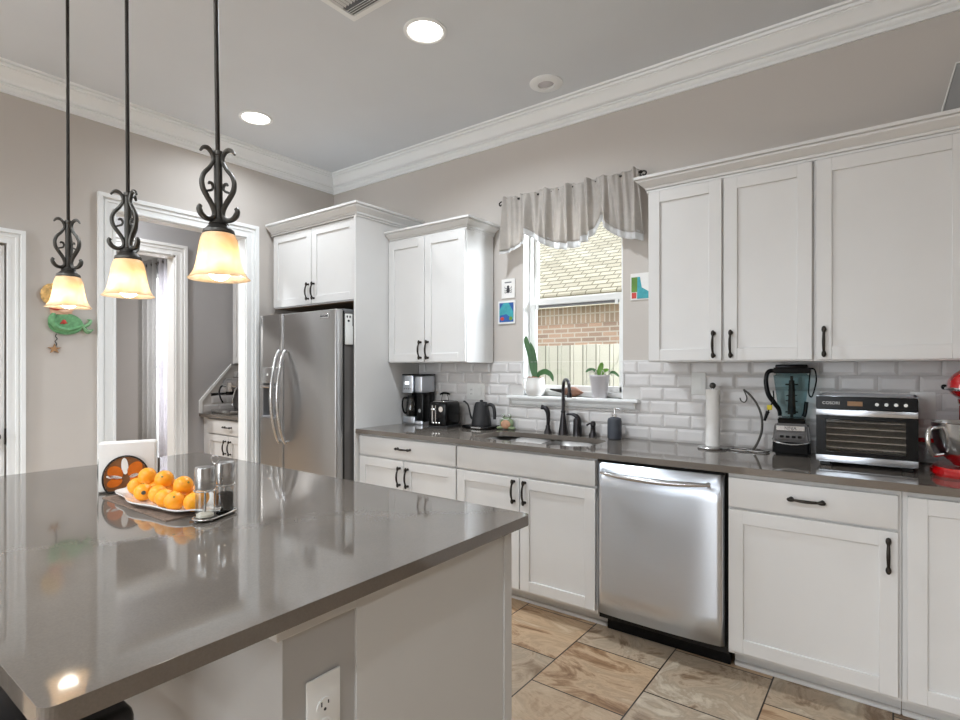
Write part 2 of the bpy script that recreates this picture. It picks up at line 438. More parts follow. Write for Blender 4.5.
def slab(name, outer, holes, d0, d1, plane, m, parent=None):
    """flat slab with holes; outer/holes are 2D loops, plane 'xy' | 'xz' | 'yz'"""
    cu = bpy.data.curves.new('tmpc', 'CURVE'); cu.dimensions = '2D'; cu.fill_mode = 'BOTH'; cu.extrude = abs(d1-d0)/2
    for lp in [outer]+holes:
        sp = cu.splines.new('POLY'); sp.points.add(len(lp)-1); sp.use_cyclic_u = True
        for i, p in enumerate(lp): sp.points[i].co = (p[0], p[1], 0, 1)
    t = bpy.data.objects.new('tmpc', cu); COL.objects.link(t)
    dg = bpy.context.evaluated_depsgraph_get()
    me = bpy.data.meshes.new_from_object(t.evaluated_get(dg))
    bpy.data.objects.remove(t); bpy.data.curves.remove(cu)
    mid = (d0+d1)/2
    for v in me.vertices:
        x, y, z = v.co
        if plane == 'xy': v.co = (x, y, z+mid)
        elif plane == 'xz': v.co = (x, z+mid, y)
        else: v.co = (z+mid, x, y)
    b = bmesh.new(); b.from_mesh(me); bmesh.ops.remove_doubles(b, verts=b.verts, dist=1e-5)
    bmesh.ops.recalc_face_normals(b, faces=b.faces)
    if parent is not None: bmesh.ops.translate(b, vec=-rootloc(parent), verts=b.verts)
    b.to_mesh(me); b.free()
    me.materials.clear(); me.materials.append(M[m])
    me.name = name
    for p in me.polygons: p.use_smooth = False
    o = bpy.data.objects.new(name, me); COL.objects.link(o)
    if parent is not None: o.parent = parent
    return o

def tag(o, label, cat, group=None, kind=None):
    if label: o['label'] = label
    if cat: o['category'] = cat
    if group: o['group'] = group
    if kind: o['kind'] = kind
    return o
def thing(name, label, cat, loc=(0, 0, 0), rotz=0, group=None):
    o = bpy.data.objects.new(name, None); COL.objects.link(o)
    o.location = loc; o.rotation_euler = (0, 0, rotz); o.empty_display_size = 0.05
    return tag(o, label, cat, group)
def struct(o, label=None):
    o['kind'] = 'structure'
    if label: o['label'] = label
    return o
def children(o): return [c for c in bpy.data.objects if c.parent == o]
def copy_tree(o, parent=None):
    c = o.copy(); COL.objects.link(c)
    if parent is not None: c.parent = parent
    for ch in children(o): copy_tree(ch, c)
    return c
def rect(x0, x1, y0, y1): return [(x0, y0), (x1, y0), (x1, y1), (x0, y1)]
def text(name, s, size, m, parent, mt, depth=0.0008):
    cu = bpy.data.curves.new('t', 'FONT'); cu.body = s; cu.size = size; cu.extrude = depth
    cu.align_x = 'CENTER'; cu.align_y = 'CENTER'
    t = bpy.data.objects.new('t', cu); COL.objects.link(t)
    dg = bpy.context.evaluated_depsgraph_get()
    me = bpy.data.meshes.new_from_object(t.evaluated_get(dg)); bpy.data.objects.remove(t)
    me.transform(mt); me.materials.clear(); me.materials.append(M[m])
    o = bpy.data.objects.new(name, me); COL.objects.link(o); o.parent = parent
    return o
def front_mt(x, y, z):   # text lying in xz facing -y
    return Matrix.Translation((x, y, z)) @ Matrix.Rotation(PI/2, 4, 'X')

ZC = 3.02
# ================================================================== STRUCTURE
struct(MB().box(-5.0, 7.2, -7.7, 0.15, -0.1, 0).build('floor', 'floor'))
struct(MB().box(-5.0, 7.2, -7.7, 0.15, ZC, ZC+0.1).build('ceiling', 'ceil'))
# window wall (y = 0)
WX0, WX1, WZ0, WZ1 = 1.988, 2.692, 1.146, 2.34
wb = slab('wall_back', rect(-1.26, 7.1, 0, ZC), [rect(WX0, WX1, WZ0, WZ1)], 0, 0.14, 'xz', 'wall')
struct(wb)
# left wall (x = 0) with the tall opening and the low door
wl = slab('wall_left', [(-7.7, 0), (-3.03, 0), (-3.03, 2.03), (-2.255, 2.03), (-2.255, 0), (-1.725, 0), (-1.725, 2.335), (-0.835, 2.335), (-0.835, 0), (0, 0), (0, ZC), (-7.7, ZC)], [], -0.09, 0, 'yz', 'wall')
struct(wl)
# hall and the room beyond it
wh = slab('wall_hall', [(-7.7, 0), (-2.3, 0), (-2.3, 2.33), (-0.845, 2.33), (-0.845, 0), (0, 0), (0, ZC), (-7.7, ZC)], [], -1.26, -1.14, 'yz', 'hallwall')
struct(wh)
wf = slab('wall_far_room', rect(-5.0, -1.26, 0, ZC), [rect(-2.95, -2.15, 0.25, 2.42)], -0.30, -0.18, 'xz', 'hallwall')
struct(wf)
struct(MB().box(-5.0, -4.9, -7.7, -0.30, 0, ZC).build('wall_far_left', 'hallwall'))
# right and rear walls; rear window added out of view to let light in
struct(MB().box(7.1, 7.2, -7.6, 0, 0, ZC).build('wall_right', 'wall'))
wq = slab('wall_rear', rect(-5.0, 7.1, 0, ZC), [rect(0.7, 3.4, 0.5, 2.5)], -7.7, -7.6, 'xz', 'wall'); struct(wq)
m_ = MB()
for x in (0.7, 2.03, 3.35): m_.box(x, x+0.05, -7.67, -7.62, 0.5, 2.5)
for z in (0.5, 1.5, 2.45): m_.box(0.7, 3.4, -7.67, -7.62, z, z+0.05)
struct(m_.build('added_rear_window', 'trim'))

# crown moulding of the room
cp = [(0, -0.150), (0.012, -0.150), (0.012, -0.134), (0.006, -0.132), (0.016, -0.124), (0.022, -0.116), (0.022, -0.110), (0.030, -0.108), (0.030, -0.100), (0.024, -0.097), (0.034, -0.092), (0.042, -0.078), (0.054, -0.060), (0.068, -0.044), (0.078, -0.036), (0.078, -0.030), (0.088, -0.028), (0.092, -0.016), (0.086, -0.013), (0.098, -0.010), (0.102, 0), (0, 0)]
struct(MB().sweep([(7.1, 0), (0, 0), (0, -7.6)], [(o, ZC+z) for o, z in cp], side=1).build('trim_1', 'trim'))
struct(MB().sweep([(-0.09, 0), (-1.14, 0), (-1.14, -7.6)], [(o*.8, ZC+z*.8) for o, z in cp], side=1).build('trim_2', 'trim'))

def casing(name, axis_pos, y0, y1, z1, w=0.098, sgn=1, t=0.02):
    """casing around an opening in a wall x = axis_pos, on side sgn"""
    k = w/0.098
    prof = [(0, 0), (0, 0.016), (0.012, 0.016), (0.014, 0.010), (0.044, 0.012), (0.046, 0.018), (0.060, 0.018), (0.063, 0.012), (0.070, 0.013), (0.073, 0.026), (0.098, 0.026), (0.098, 0)]
    m_ = MB().sweep([(y0, 0), (y0, z1), (y1, z1), (y1, 0)], [(o*k, x) for o, x in prof], side=1)
    for v in m_.bm.verts: v.co = Vector((axis_pos+sgn*v.co.z, v.co.x, v.co.y))
    bmesh.ops.recalc_face_normals(m_.bm, faces=m_.bm.faces)
    return struct(m_.build(name, 'trim'))
casing('trim_3', 0.0, -1.725, -0.835, 2.335)
casing('trim_4', 0.0, -3.03, -2.262, 2.03, w=0.08)
casing('trim_5', -1.14, -2.3, -0.845, 2.33)
struct(MB().box(-0.094, 0.002, -1.727, -1.717, 0, 2.335).box(-0.094, 0.002, -0.841, -0.833, 0, 2.335).box(-0.094, 0.002, -1.727, -0.833, 2.326, 2.337).build('trim_6', 'trim'))
struct(MB().box(-1.265, -1.138, -0.857, -0.843, 0, 2.33).box(-1.265, -1.138, -2.3, -0.843, 2.318, 2.332).box(-1.265, -1.138, -2.302, -2.288, 0, 2.33).build('trim_7', 'trim'))
# low panelled door on the left
d = MB().box(-0.06, -0.018, -3.025, -2.267, 0.01, 2.02, 0.002)
d.box(-0.02, -0.013, -2.95, -2.37, 0.25, 0.95, 0.004).box(-0.02, -0.013, -2.95, -2.37, 1.1, 1.9, 0.004)
door = struct(d.build('door_1', 'trim'))
MB().cyl((0.0, -2.322, 0.95), (-0.02, -2.322, 0.95), 0.022).cyl((-0.01, -2.322, 0.95), (0.03, -2.322, 0.95), 0.01).ball((0.045, -2.322, 0.95), (0.022, 0.027, 0.027)).build('door_knob', 'bronze', door)
MB().box(-0.022, -0.006, -2.268, -2.246, 0.90, 0.99, 0.002).cyl((-0.004, -2.257, 0.895), (-0.004, -2.257, 0.995), 0.007).build('door_hinge', 'bronze', door)
# baseboards
bbp = [(0, 0), (0.016, 0), (0.016, 0.09), (0.011, 0.105), (0, 0.11)]
struct(MB().sweep([(0, -1.826), (0, -2.18)], bbp).build('baseboard_left', 'trim'))
struct(MB().sweep([(0, -3.12), (0, -7.6)], bbp).build('baseboard_left_rear', 'trim'))

# ------------------------------------------------------------------ sink window
win = MB()
FY = 0.068
FR = 0.030
# white reveal boards
win.box(WX0, WX0+0.008, 0.0, 0.14, WZ0, WZ1).box(WX1-0.008, WX1, 0.0, 0.14, WZ0, WZ1).box(WX0, WX1, 0, 0.14, WZ1-0.008, WZ1)
window = struct(win.build('window_1', 'trim'))
fr = MB()
for x0, x1 in ((WX0+0.008, WX0+0.026), (WX1-0.026, WX1-0.008)): fr.box(x0, x1, FY, FY+0.07, WZ0, WZ1-0.008, 0.003)
fr.box(WX0, WX1, FY, FY+0.07, WZ1-0.05, WZ1-0.008, 0.003).box(WX0+.008, WX1-.008, FY, FY+0.07, WZ0, WZ0+0.035, 0.003)
fr.build('window_frame', 'white', window)
us = MB()
MEET = 1.775
us.box(WX0+0.024, WX1-0.024, FY+0.035, FY+0.065, MEET-0.012, MEET+0.025, 0.003)
for x0, x1 in ((WX0+0.024, WX0+0.05), (WX1-0.05, WX1-0.024)): us.box(x0, x1, FY+0.035, FY+0.062, MEET, WZ1-0.04, 0.002)
us.build('upper_sash', 'white', window)
ls = MB()
ls.box(WX0+0.022, WX1-0.022, FY+0.002, FY+0.034, MEET-0.024, MEET+0.016, 0.003)
for x0, x1 in ((WX0+0.022, WX0+0.054), (WX1-0.054, WX1-0.022)): ls.box(x0, x1, FY+0.004, FY+0.032, WZ0+0.03, MEET, 0.003)
ls.box(WX0+0.022, WX1-0.022, FY+0.004, FY+0.032, WZ0+0.03, WZ0+0.07, 0.003)
ls.build('lower_sash', 'white', window)
MB().box(WX0+0.054, WX1-0.054, FY+0.012, FY+0.03, MEET-0.040, MEET-0.0235).build('rail_shade_strip', 'greyplastic', window)  # grey strip standing in for the shadow under the meeting rail
MB().box(WX0+0.048, WX1-0.048, FY+0.045, FY+0.049, MEET, WZ1-0.05).build('window_pane', 'winglass', window)
MB().box(WX0+0.052, WX1-0.052, FY+0.016, FY+0.020, WZ0+0.06, MEET-0.02).build('window_pane', 'winglass', window)
MB().box(WX0+0.06, WX0+0.08, FY-0.001, FY+0.008, MEET-0.052, MEET-0.022, 0.002).box(WX1-0.08, WX1-0.06, FY-0.001, FY+0.008, MEET-0.052, MEET-0.022, 0.002).build('tilt_latch', 'white', window)
sp_ = MB().box(1.885, 2.80, -0.05, 0.07, 1.126, 1.146, 0.005, 2)
sp_.sweep([(1.91, -0.002), (2.775, -0.002)], [(0, 1.126), (0.034, 1.126), (0.030, 1.117), (0.02, 1.109), (0.018, 1.093), (0.012, 1.085), (0, 1.081)], side=-1)
struct(sp_.build('trim_8', 'trim'), 'white window stool and apron')

# ------------------------------------------------------------------ bevelled tile splashback
def tiles(x0, x1, z0, z1, y, holes=(), w=0.152, h=0.0762, g=0.0025, dep=0.008, clip=None, yz=False, row0=0):
    b = bmesh.new()
    nrow = int(math.ceil((z1-z0)/h-1e-6))
    def rects():
        for r in range(nrow):
            za = z0+r*h; zb = min(z1, za+h)
            xs = x0-(w/2 if (r+row0) % 2 else 0.0)
            while xs < x1:
                a = max(xs, x0); c = min(xs+w, x1)
                if c-a > 0.006: yield a, c, za, zb
                xs += w
    for a, c, za, zb in rects():
        pieces = [(a, c, za, zb)]
        for hx0, hx1, hz0, hz1 in holes:
            np_ = []
            for (p, q, u, v) in pieces:
                if q <= hx0 or p >= hx1 or v <= hz0 or u >= hz1: np_.append((p, q, u, v)); continue
                if p < hx0: np_.append((p, hx0, u, v))
                if q > hx1: np_.append((hx1, q, u, v))
                if u < hz0: np_.append((max(p, hx0), min(q, hx1), u, hz0))
            pieces = np_
        for (p, q, u, v) in pieces:
            if q-p < 0.012 or v-u < 0.012: continue
            p += g/2; q -= g/2; u += g/2; v -= g/2
            bv = min(0.014, (q-p)/3, (v-u)/3)
            O = [(p, u), (q, u), (q, v), (p, v)]; I = [(p+bv, u+bv), (q-bv, u+bv), (q-bv, v-bv), (p+bv, v-bv)]
            if clip and not clip(p, q, u, v): continue
            def mk(pt, d): return (y+d, pt[0], pt[1]) if yz else (pt[0], y-d, pt[1])
            B = [b.verts.new(mk(t, 0)) for t in O]; S = [b.verts.new(mk(t, dep*0.45)) for t in O]; T = [b.verts.new(mk(t, dep)) for t in I]
            for i in range(4):
                j = (i+1) % 4
                b.faces.new((B[i], B[j], S[j], S[i])); b.faces.new((S[i], S[j], T[j], T[i]))
            b.faces.new(T)
    bmesh.ops.recalc_face_normals(b, faces=b.faces)
    return b
def tilemat():
    m = NT('bevelled_white_tile')
    g = m.n('ShaderNodeObjectInfo')
    nz = m.noise(m.geo((1, 1, 2)), 3.5, 4, 0.6)
    r = m.ramp(nz.outputs['Fac'], [(0.3, rgb(208, 205, 203)), (0.7, rgb(226, 223, 221))])
    m.l(r.outputs['Color'], m.b.inputs['Base Color']); m.b.inputs['Roughness'].default_value = 0.3
    return m.m
M['tile'] = tilemat()
M['grout'] = mat('pale_grout', rgb(206, 203, 200), 0.85)
def bm_obj(b, name, m, parent=None):
    x = MB(); x.bm.free(); x.bm = b
    o = x.build(name, m, parent)
    for p in o.data.polygons: p.use_smooth = False
    return o
bm_obj(tiles(1.035, 5.6, 0.914, 1.371, -0.004, holes=[(1.885, 2.80, 1.081, 1.146), (WX0, WX1, 1.1, 2)], ), 'backsplash', 'tile', wb)
slab('grout', rect(1.035, 5.6, 0.914, 1.371), [rect(1.988, 2.692, 1.083, 1.3699)], -0.004, 0, 'xz', 'grout', wb)
struct(MB().box(2.692, 5.6, -0.010, 0, 1.371, 1.374).box(1.035, 1.988, -0.010, 0, 1.371, 1.374).build('trim_9', 'trim'))

# ================================================================== OUTDOORS
struct(MB().box(-9, 9, 0.14, 16, -0.45, -0.35).build('ground', 'lawn'))
fz = thing('wooden_fence', 'weathered pale green-grey board fence outside the sink window', 'fence', (0, 1.8, -0.35))
bmf = MB()
x = -2.2
while x < 4.5:
    bmf.box(x, x+0.134, 1.8, 1.818, -0.35, 1.56+random.uniform(-.004, .004), 0.002); x += 0.14
bmf.build('fence_boards', 'fence', fz)
MB().box(-2.2, 4.5, 1.82, 1.86, 0.1, 0.19).box(-2.2, 4.5, 1.82, 1.86, 1.2, 1.29).build('fence_rail', 'fence', fz)
hs = thing('neighbour_house', 'tan brick house with cream shingled roof seen through the sink window', 'house', (0, 4.0, -0.35))
MB().box(-6, 6, 4.0, 4.2, -0.35, 1.97).build('brick_wall', 'brick', hs)
MB().box(-6, 6, 3.985, 4.2, 1.97, 2.24).build('soldier_course', 'soldier', hs)
MB().box(-6.3, 6.3, 3.72, 3.76, 2.18, 2.34).box(-6.3, 6.3, 3.74, 4.02, 2.22, 2.26).build('eave', 'cream', hs)
MB().prism([(3.66, 2.32), (3.66, 2.36), (9.5, 6.2), (9.5, 6.16)], -6.5, 6.5, 'yz').build('roof', 'shingle', hs)

# ================================================================== CABINETS
def pull_mesh():
    L = 0.048
    m_ = MB()
    for s_ in (-1, 1):
        m_.cyl((0, 0, s_*L*1.12), (0, -0.006, s_*L*1.12), 0.0085, 0.0075, 12)
        m_.cyl((0, -0.004, s_*L*1.12), (0, -0.022, s_*L*1.06), 0.0055, 0.005, 10)
        m_.ball((0, -0.022, s_*L*1.10), (0.0092, 0.0085, 0.015), 12, 8)
    m_.tube(cr([(0, -0.023, -L*1.02), (0, -0.025, -L*0.8), (0, -0.031, -L*0.45), (0, -0.033, 0), (0, -0.031, L*0.45), (0, -0.025, L*0.8), (0, -0.023, L*1.02)], 4), [0.0075, 0.0052, 0.0060, 0.0066, 0.0060, 0.0052, 0.0075], 10)
    return m_.mesh('pull_handle')
PULL = pull_mesh(); PULL.materials.append(M['bronze'])
def pull(parent, x, z, yf, horiz=False):
    o = bpy.data.objects.new('handle', PULL); COL.objects.link(o); o.parent = parent
    o.location = Vector((x, yf, z))-rootloc(parent)
    if horiz: o.rotation_euler = (0, PI/2, 0)
    o['label'] = 'dark bronze curved pull handle'
    return o
def shaker(m_, x0, x1, z0, z1, yf, th=0.019, fr_=0.058, rec=0.009):
    b = 0.0016
    m_.box(x0, x0+fr_, yf, yf+th, z0, z1, b); m_.box(x1-fr_, x1, yf, yf+th, z0, z1, b)
    m_.box(x0+fr_-.001, x1-fr_+.001, yf+0.0003, yf+th, z0, z0+fr_, b); m_.box(x0+fr_-.001, x1-fr_+.001, yf+0.0003, yf+th, z1-fr_, z1, b)
    m_.box(x0+fr_-0.004, x1-fr_+0.004, yf+rec, yf+th, z0+fr_-0.004, z1-fr_+0.004)
    return m_
def cab_door(root, x0, x1, z0, z1, yf, hx=None, hz=None, name='door'):
    o = shaker(MB(), x0, x1, z0, z1, yf).build(name, 'cab', root)
    if hx is not None: pull(o, hx, hz, yf)
    return o
def cab_drawer(root, x0, x1, z0, z1, yf, handle=True):
    o = MB().box(x0, x1, yf, yf+0.019, z0, z1, 0.002, 2).build('drawer', 'cab', root)
    if handle: pull(o, (x0+x1)/2, (z0+z1)/2+0.004, yf, True)
    return o
def ccrown(path, z0, z1, side, m_=None):
    m_ = m_ or MB(); h = z1-z0
    prof = [(0, z0), (0.008, z0), (0.009, z0+h*.12), (0.004, z0+h*.15), (0.013, z0+h*.18), (0.015, z0+h*.30), (0.012, z0+h*.33), (0.024, z0+h*.42), (0.034, z0+h*.54), (0.048, z0+h*.66), (0.050, z0+h*.76), (0.046, z0+h*.79), (0.060, z0+h*.82), (0.060, z0+h), (0, z0+h)]
    return m_.sweep(path, prof, side)

BY = -0.61   # front plane of base doors
def base_cab(label, x0, x1):
    r = thing('base_cabinet', label, 'cabinet', (x0, -0.59, 0), 0, None)
    if 'sink' in label:
        MB().box(x0+0.0005, x1-0.0005, -0.59, -0.012, 0.105, 0.69).box(x0+0.0005, x1-0.0005, -0.59, -0.545, 0.689, 0.883).box(x0+0.0005, x0+0.005, -0.59, -0.012, 0.689, 0.883).box(x1-0.005, x1-0.0005, -0.59, -0.012, 0.689, 0.883).build('cabinet_body', 'cab', r)
    else:
        MB().box(x0+0.0005, x1-0.0005, -0.59, -0.012, 0.105, 0.883).build('cabinet_body', 'cab', r)
    k = MB().box(x0+0.0005, x1-0.0005, -0.470, -0.45, 0, 0.105)
    k.box(x0+0.0005, x1-0.0005, -0.484, -0.469, 0, 0.022, 0.004)
    k.build('toe_kick', 'cab', r)
    return r
c1 = base_cab('white base cabinet under the coffee maker, one drawer over two doors', 1.036, 1.906)
cab_drawer(c1, 1.048, 1.902, 0.742, 0.868, BY)
cab_door(c1, 1.048, 1.470, 0.122, 0.730, BY, 1.438, 0.63); cab_door(c1, 1.476, 1.902, 0.122, 0.730, BY, 1.510, 0.63)
c2 = base_cab('white sink base cabinet with plain false front over two doors', 1.907, 2.806)
cab_drawer(c2, 1.913, 2.798, 0.742, 0.868, BY, False)
cab_door(c2, 1.913, 2.350, 0.122, 0.730, BY, 2.318, 0.655); cab_door(c2, 2.356, 2.798, 0.122, 0.730, BY, 2.388, 0.655)
c3 = base_cab('white base cabinet under the food dehydrator, one drawer over a single wide door', 3.412, 4.006)
cab_drawer(c3, 3.416, 3.996, 0.738, 0.862, BY)
cab_door(c3, 3.416, 3.996, 0.122, 0.727, BY, 3.967, 0.642)
c4 = base_cab('white base cabinet under the red mixer with one full-height door', 4.007, 4.75)
cab_door(c4, 4.022, 4.735, 0.122, 0.862, BY, 4.70, 0.75)

def wall_cab(label, x0, x1, z0, z1, doors, y=-0.31, name='wall_cabinet'):
    r = thing(name, label, 'cabinet', (x0, 0, z0))
    MB().box(x0, x1, y, -0.012, z0, z1, 0.001).build('cabinet_body', 'cab', r)
    for d_ in doors: cab_door(r, *d_)
    return r
UY = -0.33
r1 = wall_cab('white two-door wall cabinet right of the sink window', 2.962, 3.700, 1.360, 2.245, [(2.966, 3.322, 1.366, 2.238, UY, 3.288, 1.444), (3.334, 3.696, 1.366, 2.238, UY, 3.366, 1.444)])
r2 = wall_cab('white wall cabinet with one wide door above the food dehydrator', 3.701, 4.30, 1.360, 2.245, [(3.712, 4.222, 1.366, 2.238, UY, 3.742, 1.444)])
r3 = wall_cab('white wall cabinet above the red mixer at the right edge', 4.301, 4.80, 1.360, 2.245, [(4.306, 4.79, 1.366, 2.238, UY)])
cm = ccrown([(2.962, -0.012), (2.962, -0.312), (4.80, -0.312)], 2.242, 2.318, -1)
cm.box(2.962, 4.80, -0.312, -0.012, 2.246, 2.316)
tag(cm.build('cabinet_crown', 'cab'), 'long white crown moulding topping the wall cabinets right of the window', 'moulding')
l1 = wall_cab('white two-door wall cabinet above the coffee maker', 1.037, 1.752, 1.367, 2.245, [(1.041, 1.390, 1.373, 2.238, UY, 1.360, 1.455), (1.396, 1.749, 1.373, 2.238, UY, 1.427, 1.455)])
cm = ccrown([(1.038, -0.312), (1.752, -0.312), (1.752, -0.012)], 2.242, 2.312, -1)
cm.box(1.038, 1.752, -0.312, -0.012, 2.246, 2.310)
cm.build('crown', 'cab', l1)
# tall panel beside the fridge and the cabinet above it
fc = thing('fridge_cabinet', 'white surround cabinet with tall side panel above the steel refrigerator', 'cabinet', (0.0, 0, 0))
MB().box(1.016, 1.035, -0.633, -0.0125, 0, 2.385, 0.001).build('side_panel', 'cab', fc)
MB().box(0.03, 1.016, -0.60, -0.0125, 1.80, 2.385).build('cabinet_body', 'cab', fc)
MB().box(0.031, 1.015, -0.599, -0.02, 1.796, 1.801).build('cabinet_underside', 'cab_in', fc)
cab_door(fc, 0.036, 0.520, 1.806, 2.372, -0.62, 0.49, 1.90); cab_door(fc, 0.526, 1.012, 1.806, 2.372, -0.62, 0.557, 1.90)
cm = ccrown([(0.022, -0.622), (1.036, -0.622), (1.036, -0.0125)], 2.375, 2.46, -1)
cm.box(0.03, 1.036, -0.622, -0.0125, 2.38, 2.458)
cm.build('crown', 'cab', fc)

# ------------------------------------------------------------------ countertop with sink cut-outs
def superloop(cx, cy, a, b_, n=36, p=3.2):
    out = []
    for k in range(n):
        t = 2*PI*k/n; c_, s_ = math.cos(t), math.sin(t)
        out.append((cx+a*math.copysign(abs(c_)**(2/p), c_), cy+b_*math.copysign(abs(s_)**(2/p), s_)))
    return out
SK = superloop(2.30, -0.325, 0.385, 0.195, 48, 4.5)
ct = slab('countertop', rect(1.036, 5.6, -0.635, -0.005), [SK], 0.884, 0.914, 'xy', 'quartz')
tag(ct, 'long polished grey quartz countertop along the window wall', 'countertop')
bv = ct.modifiers.new('b', 'BEVEL'); bv.width = 0.002; bv.segments = 2; bv.limit_method = 'ANGLE'
sk = thing('sink', 'stainless steel double-bowl undermount sink below the window', 'sink', (2.285, -0.325, 0.7))
def bowl(cx, a, cy=-0.325, b_=0.193, dz=0.19):
    rings = [superloop(cx, cy, a*f, b_*f2, 32, 5) for f, f2 in ((1, 1), (0.985, 0.98), (0.93, 0.90), (0.10, 0.14))]
    zs = [0.8835, 0.75, 0.9135-dz-0.012, 0.9135-dz-0.02]
    b = bmesh.new(); V = [[b.verts.new((p[0], p[1], z)) for p in rg] for rg, z in zip(rings, zs)]
    for A, B in zip(V, V[1:]):
        for k in range(32): b.faces.new((A[k], A[(k+1) % 32], B[(k+1) % 32], B[k]))
    b.faces.new(V[-1])
    bmesh.ops.recalc_face_normals(b, faces=b.faces)
    m_ = MB(); m_.bm.free(); m_.bm = b
    return m_
for cx, a in ((2.115, 0.20), (2.507, 0.178)):
    o = bowl(cx, a).build('bowl', 'sinksteel', sk)
    sm = o.modifiers.new('s', 'SOLIDIFY'); sm.thickness = 0.0015
    MB().lathe([(0, 0.004), (0.03, 0.004), (0.042, 0.006), (0.044, 0.0)], (cx, -0.325, 0.7055)).build('drain', 'chrome', sk)
MB().box(2.314, 2.331, -0.515, -0.135, 0.84, 0.882, 0.004, 2).build('divider', 'sinksteel', sk)

# ------------------------------------------------------------------ dishwasher
dw = thing('dishwasher', 'stainless steel dishwasher with bowed bar handle between the base cabinets', 'dishwasher', (3.11, -0.6, 0))
MB().box(2.8075, 3.4105, -0.58, -0.02, 0.09, 0.882).build('tub', 'darkgap', dw)
dp = MB()
def dwf(u, v):
    x = 2.817+u*0.585; k = 1-(2*u-1)**2
    edge = min(u, 1-u)*0.585
    rr = 0.0 if edge > 0.012 else (0.012-edge)**2*80
    return (x, -0.628-0.014*k**0.8+rr, 0.135+v*0.735)
dp.grid(dwf, 40, 6)
dpo = dp.build('door_panel', 'steel', dw)
sm = dpo.modifiers.new('s', 'SOLIDIFY'); sm.thickness = 0.02; sm.offset = -1
MB().box(2.82, 3.40, -0.606, -0.58, 0.13, 0.875).build('inner_door', 'darkgap', dw)
MB().box(2.816, 3.40, -0.50, -0.48, 0.005, 0.12).build('kick_plate', 'black', dw)
hp = [(2.852+t*0.497, -0.655-0.042*math.sin(PI*min(1, max(0, t)))**0.7, 0.826-0.006*math.sin(PI*t)) for t in [i/24 for i in range(25)]]
MB().tube(hp, [0.010, 0.0155, 0.017, 0.0175, 0.017, 0.0155, 0.010], 14, flat=0.75).cyl((2.86, -0.63, 0.826), (2.86, -0.662, 0.826), 0.009).cyl((3.34, -0.63, 0.826), (3.34, -0.662, 0.826), 0.009).build('handle', 'steelplain', dw)

# ------------------------------------------------------------------ refrigerator
fg = thing('refrigerator', 'stainless steel side-by-side refrigerator beside the tall white panel', 'refrigerator', (0.55, -0.4, 0))
MB().box(0.105, 0.998, -0.70, -0.03, 0.03, 1.71, 0.004).build('body', 'fridgeside', fg)
def fdoor(x0, x1):
    m_ = MB()
    m_.box(x0, x1, -0.775, -0.712, 0.09, 1.728, 0.012, 3)
    return m_
SPL = 0.403
b = MB()
# freezer door with dispenser recess: frame of pieces
DX0, DX1, DZ0, DZ1 = 0.140, 0.345, 0.955, 1.335
b.box(0.095, DX0, -0.775, -0.712, 0.09, 1.728, 0.006, 2).box(DX1, SPL-0.003, -0.775, -0.712, 0.09, 1.728, 0.006, 2)
b.box(DX0-.004, DX1+.004, -0.7745, -0.712, 0.09, DZ0, 0.0).box(DX0-.004, DX1+.004, -0.7745, -0.712, DZ1, 1.728, 0.0)
frz = b.build('freezer_door', 'fridgesteel', fg)
fdr = fdoor(SPL+0.003, 1.005).build('fridge_door', 'fridgesteel', fg)
dpn = MB().box(DX0, DX1, -0.722, -0.714, DZ0, DZ1).box(DX0, DX0+.008, -0.778, -0.69, DZ0, DZ1).box(DX1-.008, DX1, -0.778, -0.69, DZ0, DZ1).box(DX0, DX1, -0.79, -0.69, DZ0, DZ0+0.018, 0.004)
dpn = dpn.build('dispenser', 'greyplastic', frz)
MB().box(DX0, DX1, -0.782, -0.70, 1.215, DZ1, 0.006, 2).build('control_panel', 'steelplain', dpn)
MB().box(DX0+.01, DX1-.01, -0.81, -0.775, 1.180, 1.202, 0.006, 2).build('water_tray_lip', 'chrome', dpn)
for dx_ in (0.21, 0.27): MB().cyl((dx_, -0.784, 1.28), (dx_, -0.781, 1.28), 0.009).build('button', 'white', dpn)
MB().box(DX0+.04, DX1-.05, -0.745, -0.70, 1.02, 1.20, 0.008, 2).build('paddle', 'greyplastic', dpn)
def fhandle(x, sgn, par, z0=0.78, z1=1.46):
    pts = []
    for i in range(25):
        t = i/24; s_ = math.sin(PI*t)
        pts.append((x+sgn*0.018*(1-s_)*0+sgn*0.012*s_, -0.785-0.072*s_**0.75, z0+(z1-z0)*t))
    m_ = MB().tube(pts, [0.010, 0.014, 0.0155, 0.016, 0.0155, 0.014, 0.010], 12)
    m_.cyl((x, -0.77, z0+0.01), (x, -0.79, z0+0.01), 0.012).cyl((x, -0.77, z1-0.01), (x, -0.79, z1-0.01), 0.012)
    return m_.build('handle', 'steelplain', par)
fhandle(SPL-0.038, 1, frz); fhandle(SPL+0.040, 1, fdr)
bd = MB().box(0.835, 0.935, -0.779, -0.7745, 1.667, 1.700, 0.001).build('badge', 'steelplain', fdr)
text('lettering', 'FRIGIDAIRE', 0.016, 'textdark', bd, front_mt(0.885-0.55, -0.7792+0.4, 1.683))
for xa, xb in ((0.86, 0.99), (0.115, 0.24)): MB().box(xa, xb, -0.70, -0.60, 1.708, 1.735, 0.008, 2).build('hinge_cover', 'greyplastic', fg)
MB().box(0.100, 1.000, -0.713, -0.699, 0.095, 1.72).build('door_gasket', 'darkgap', fg)
MB().box(0.12, 0.98, -0.70, -0.60, 0.0, 0.085).build('toe_grille', 'black', fg)
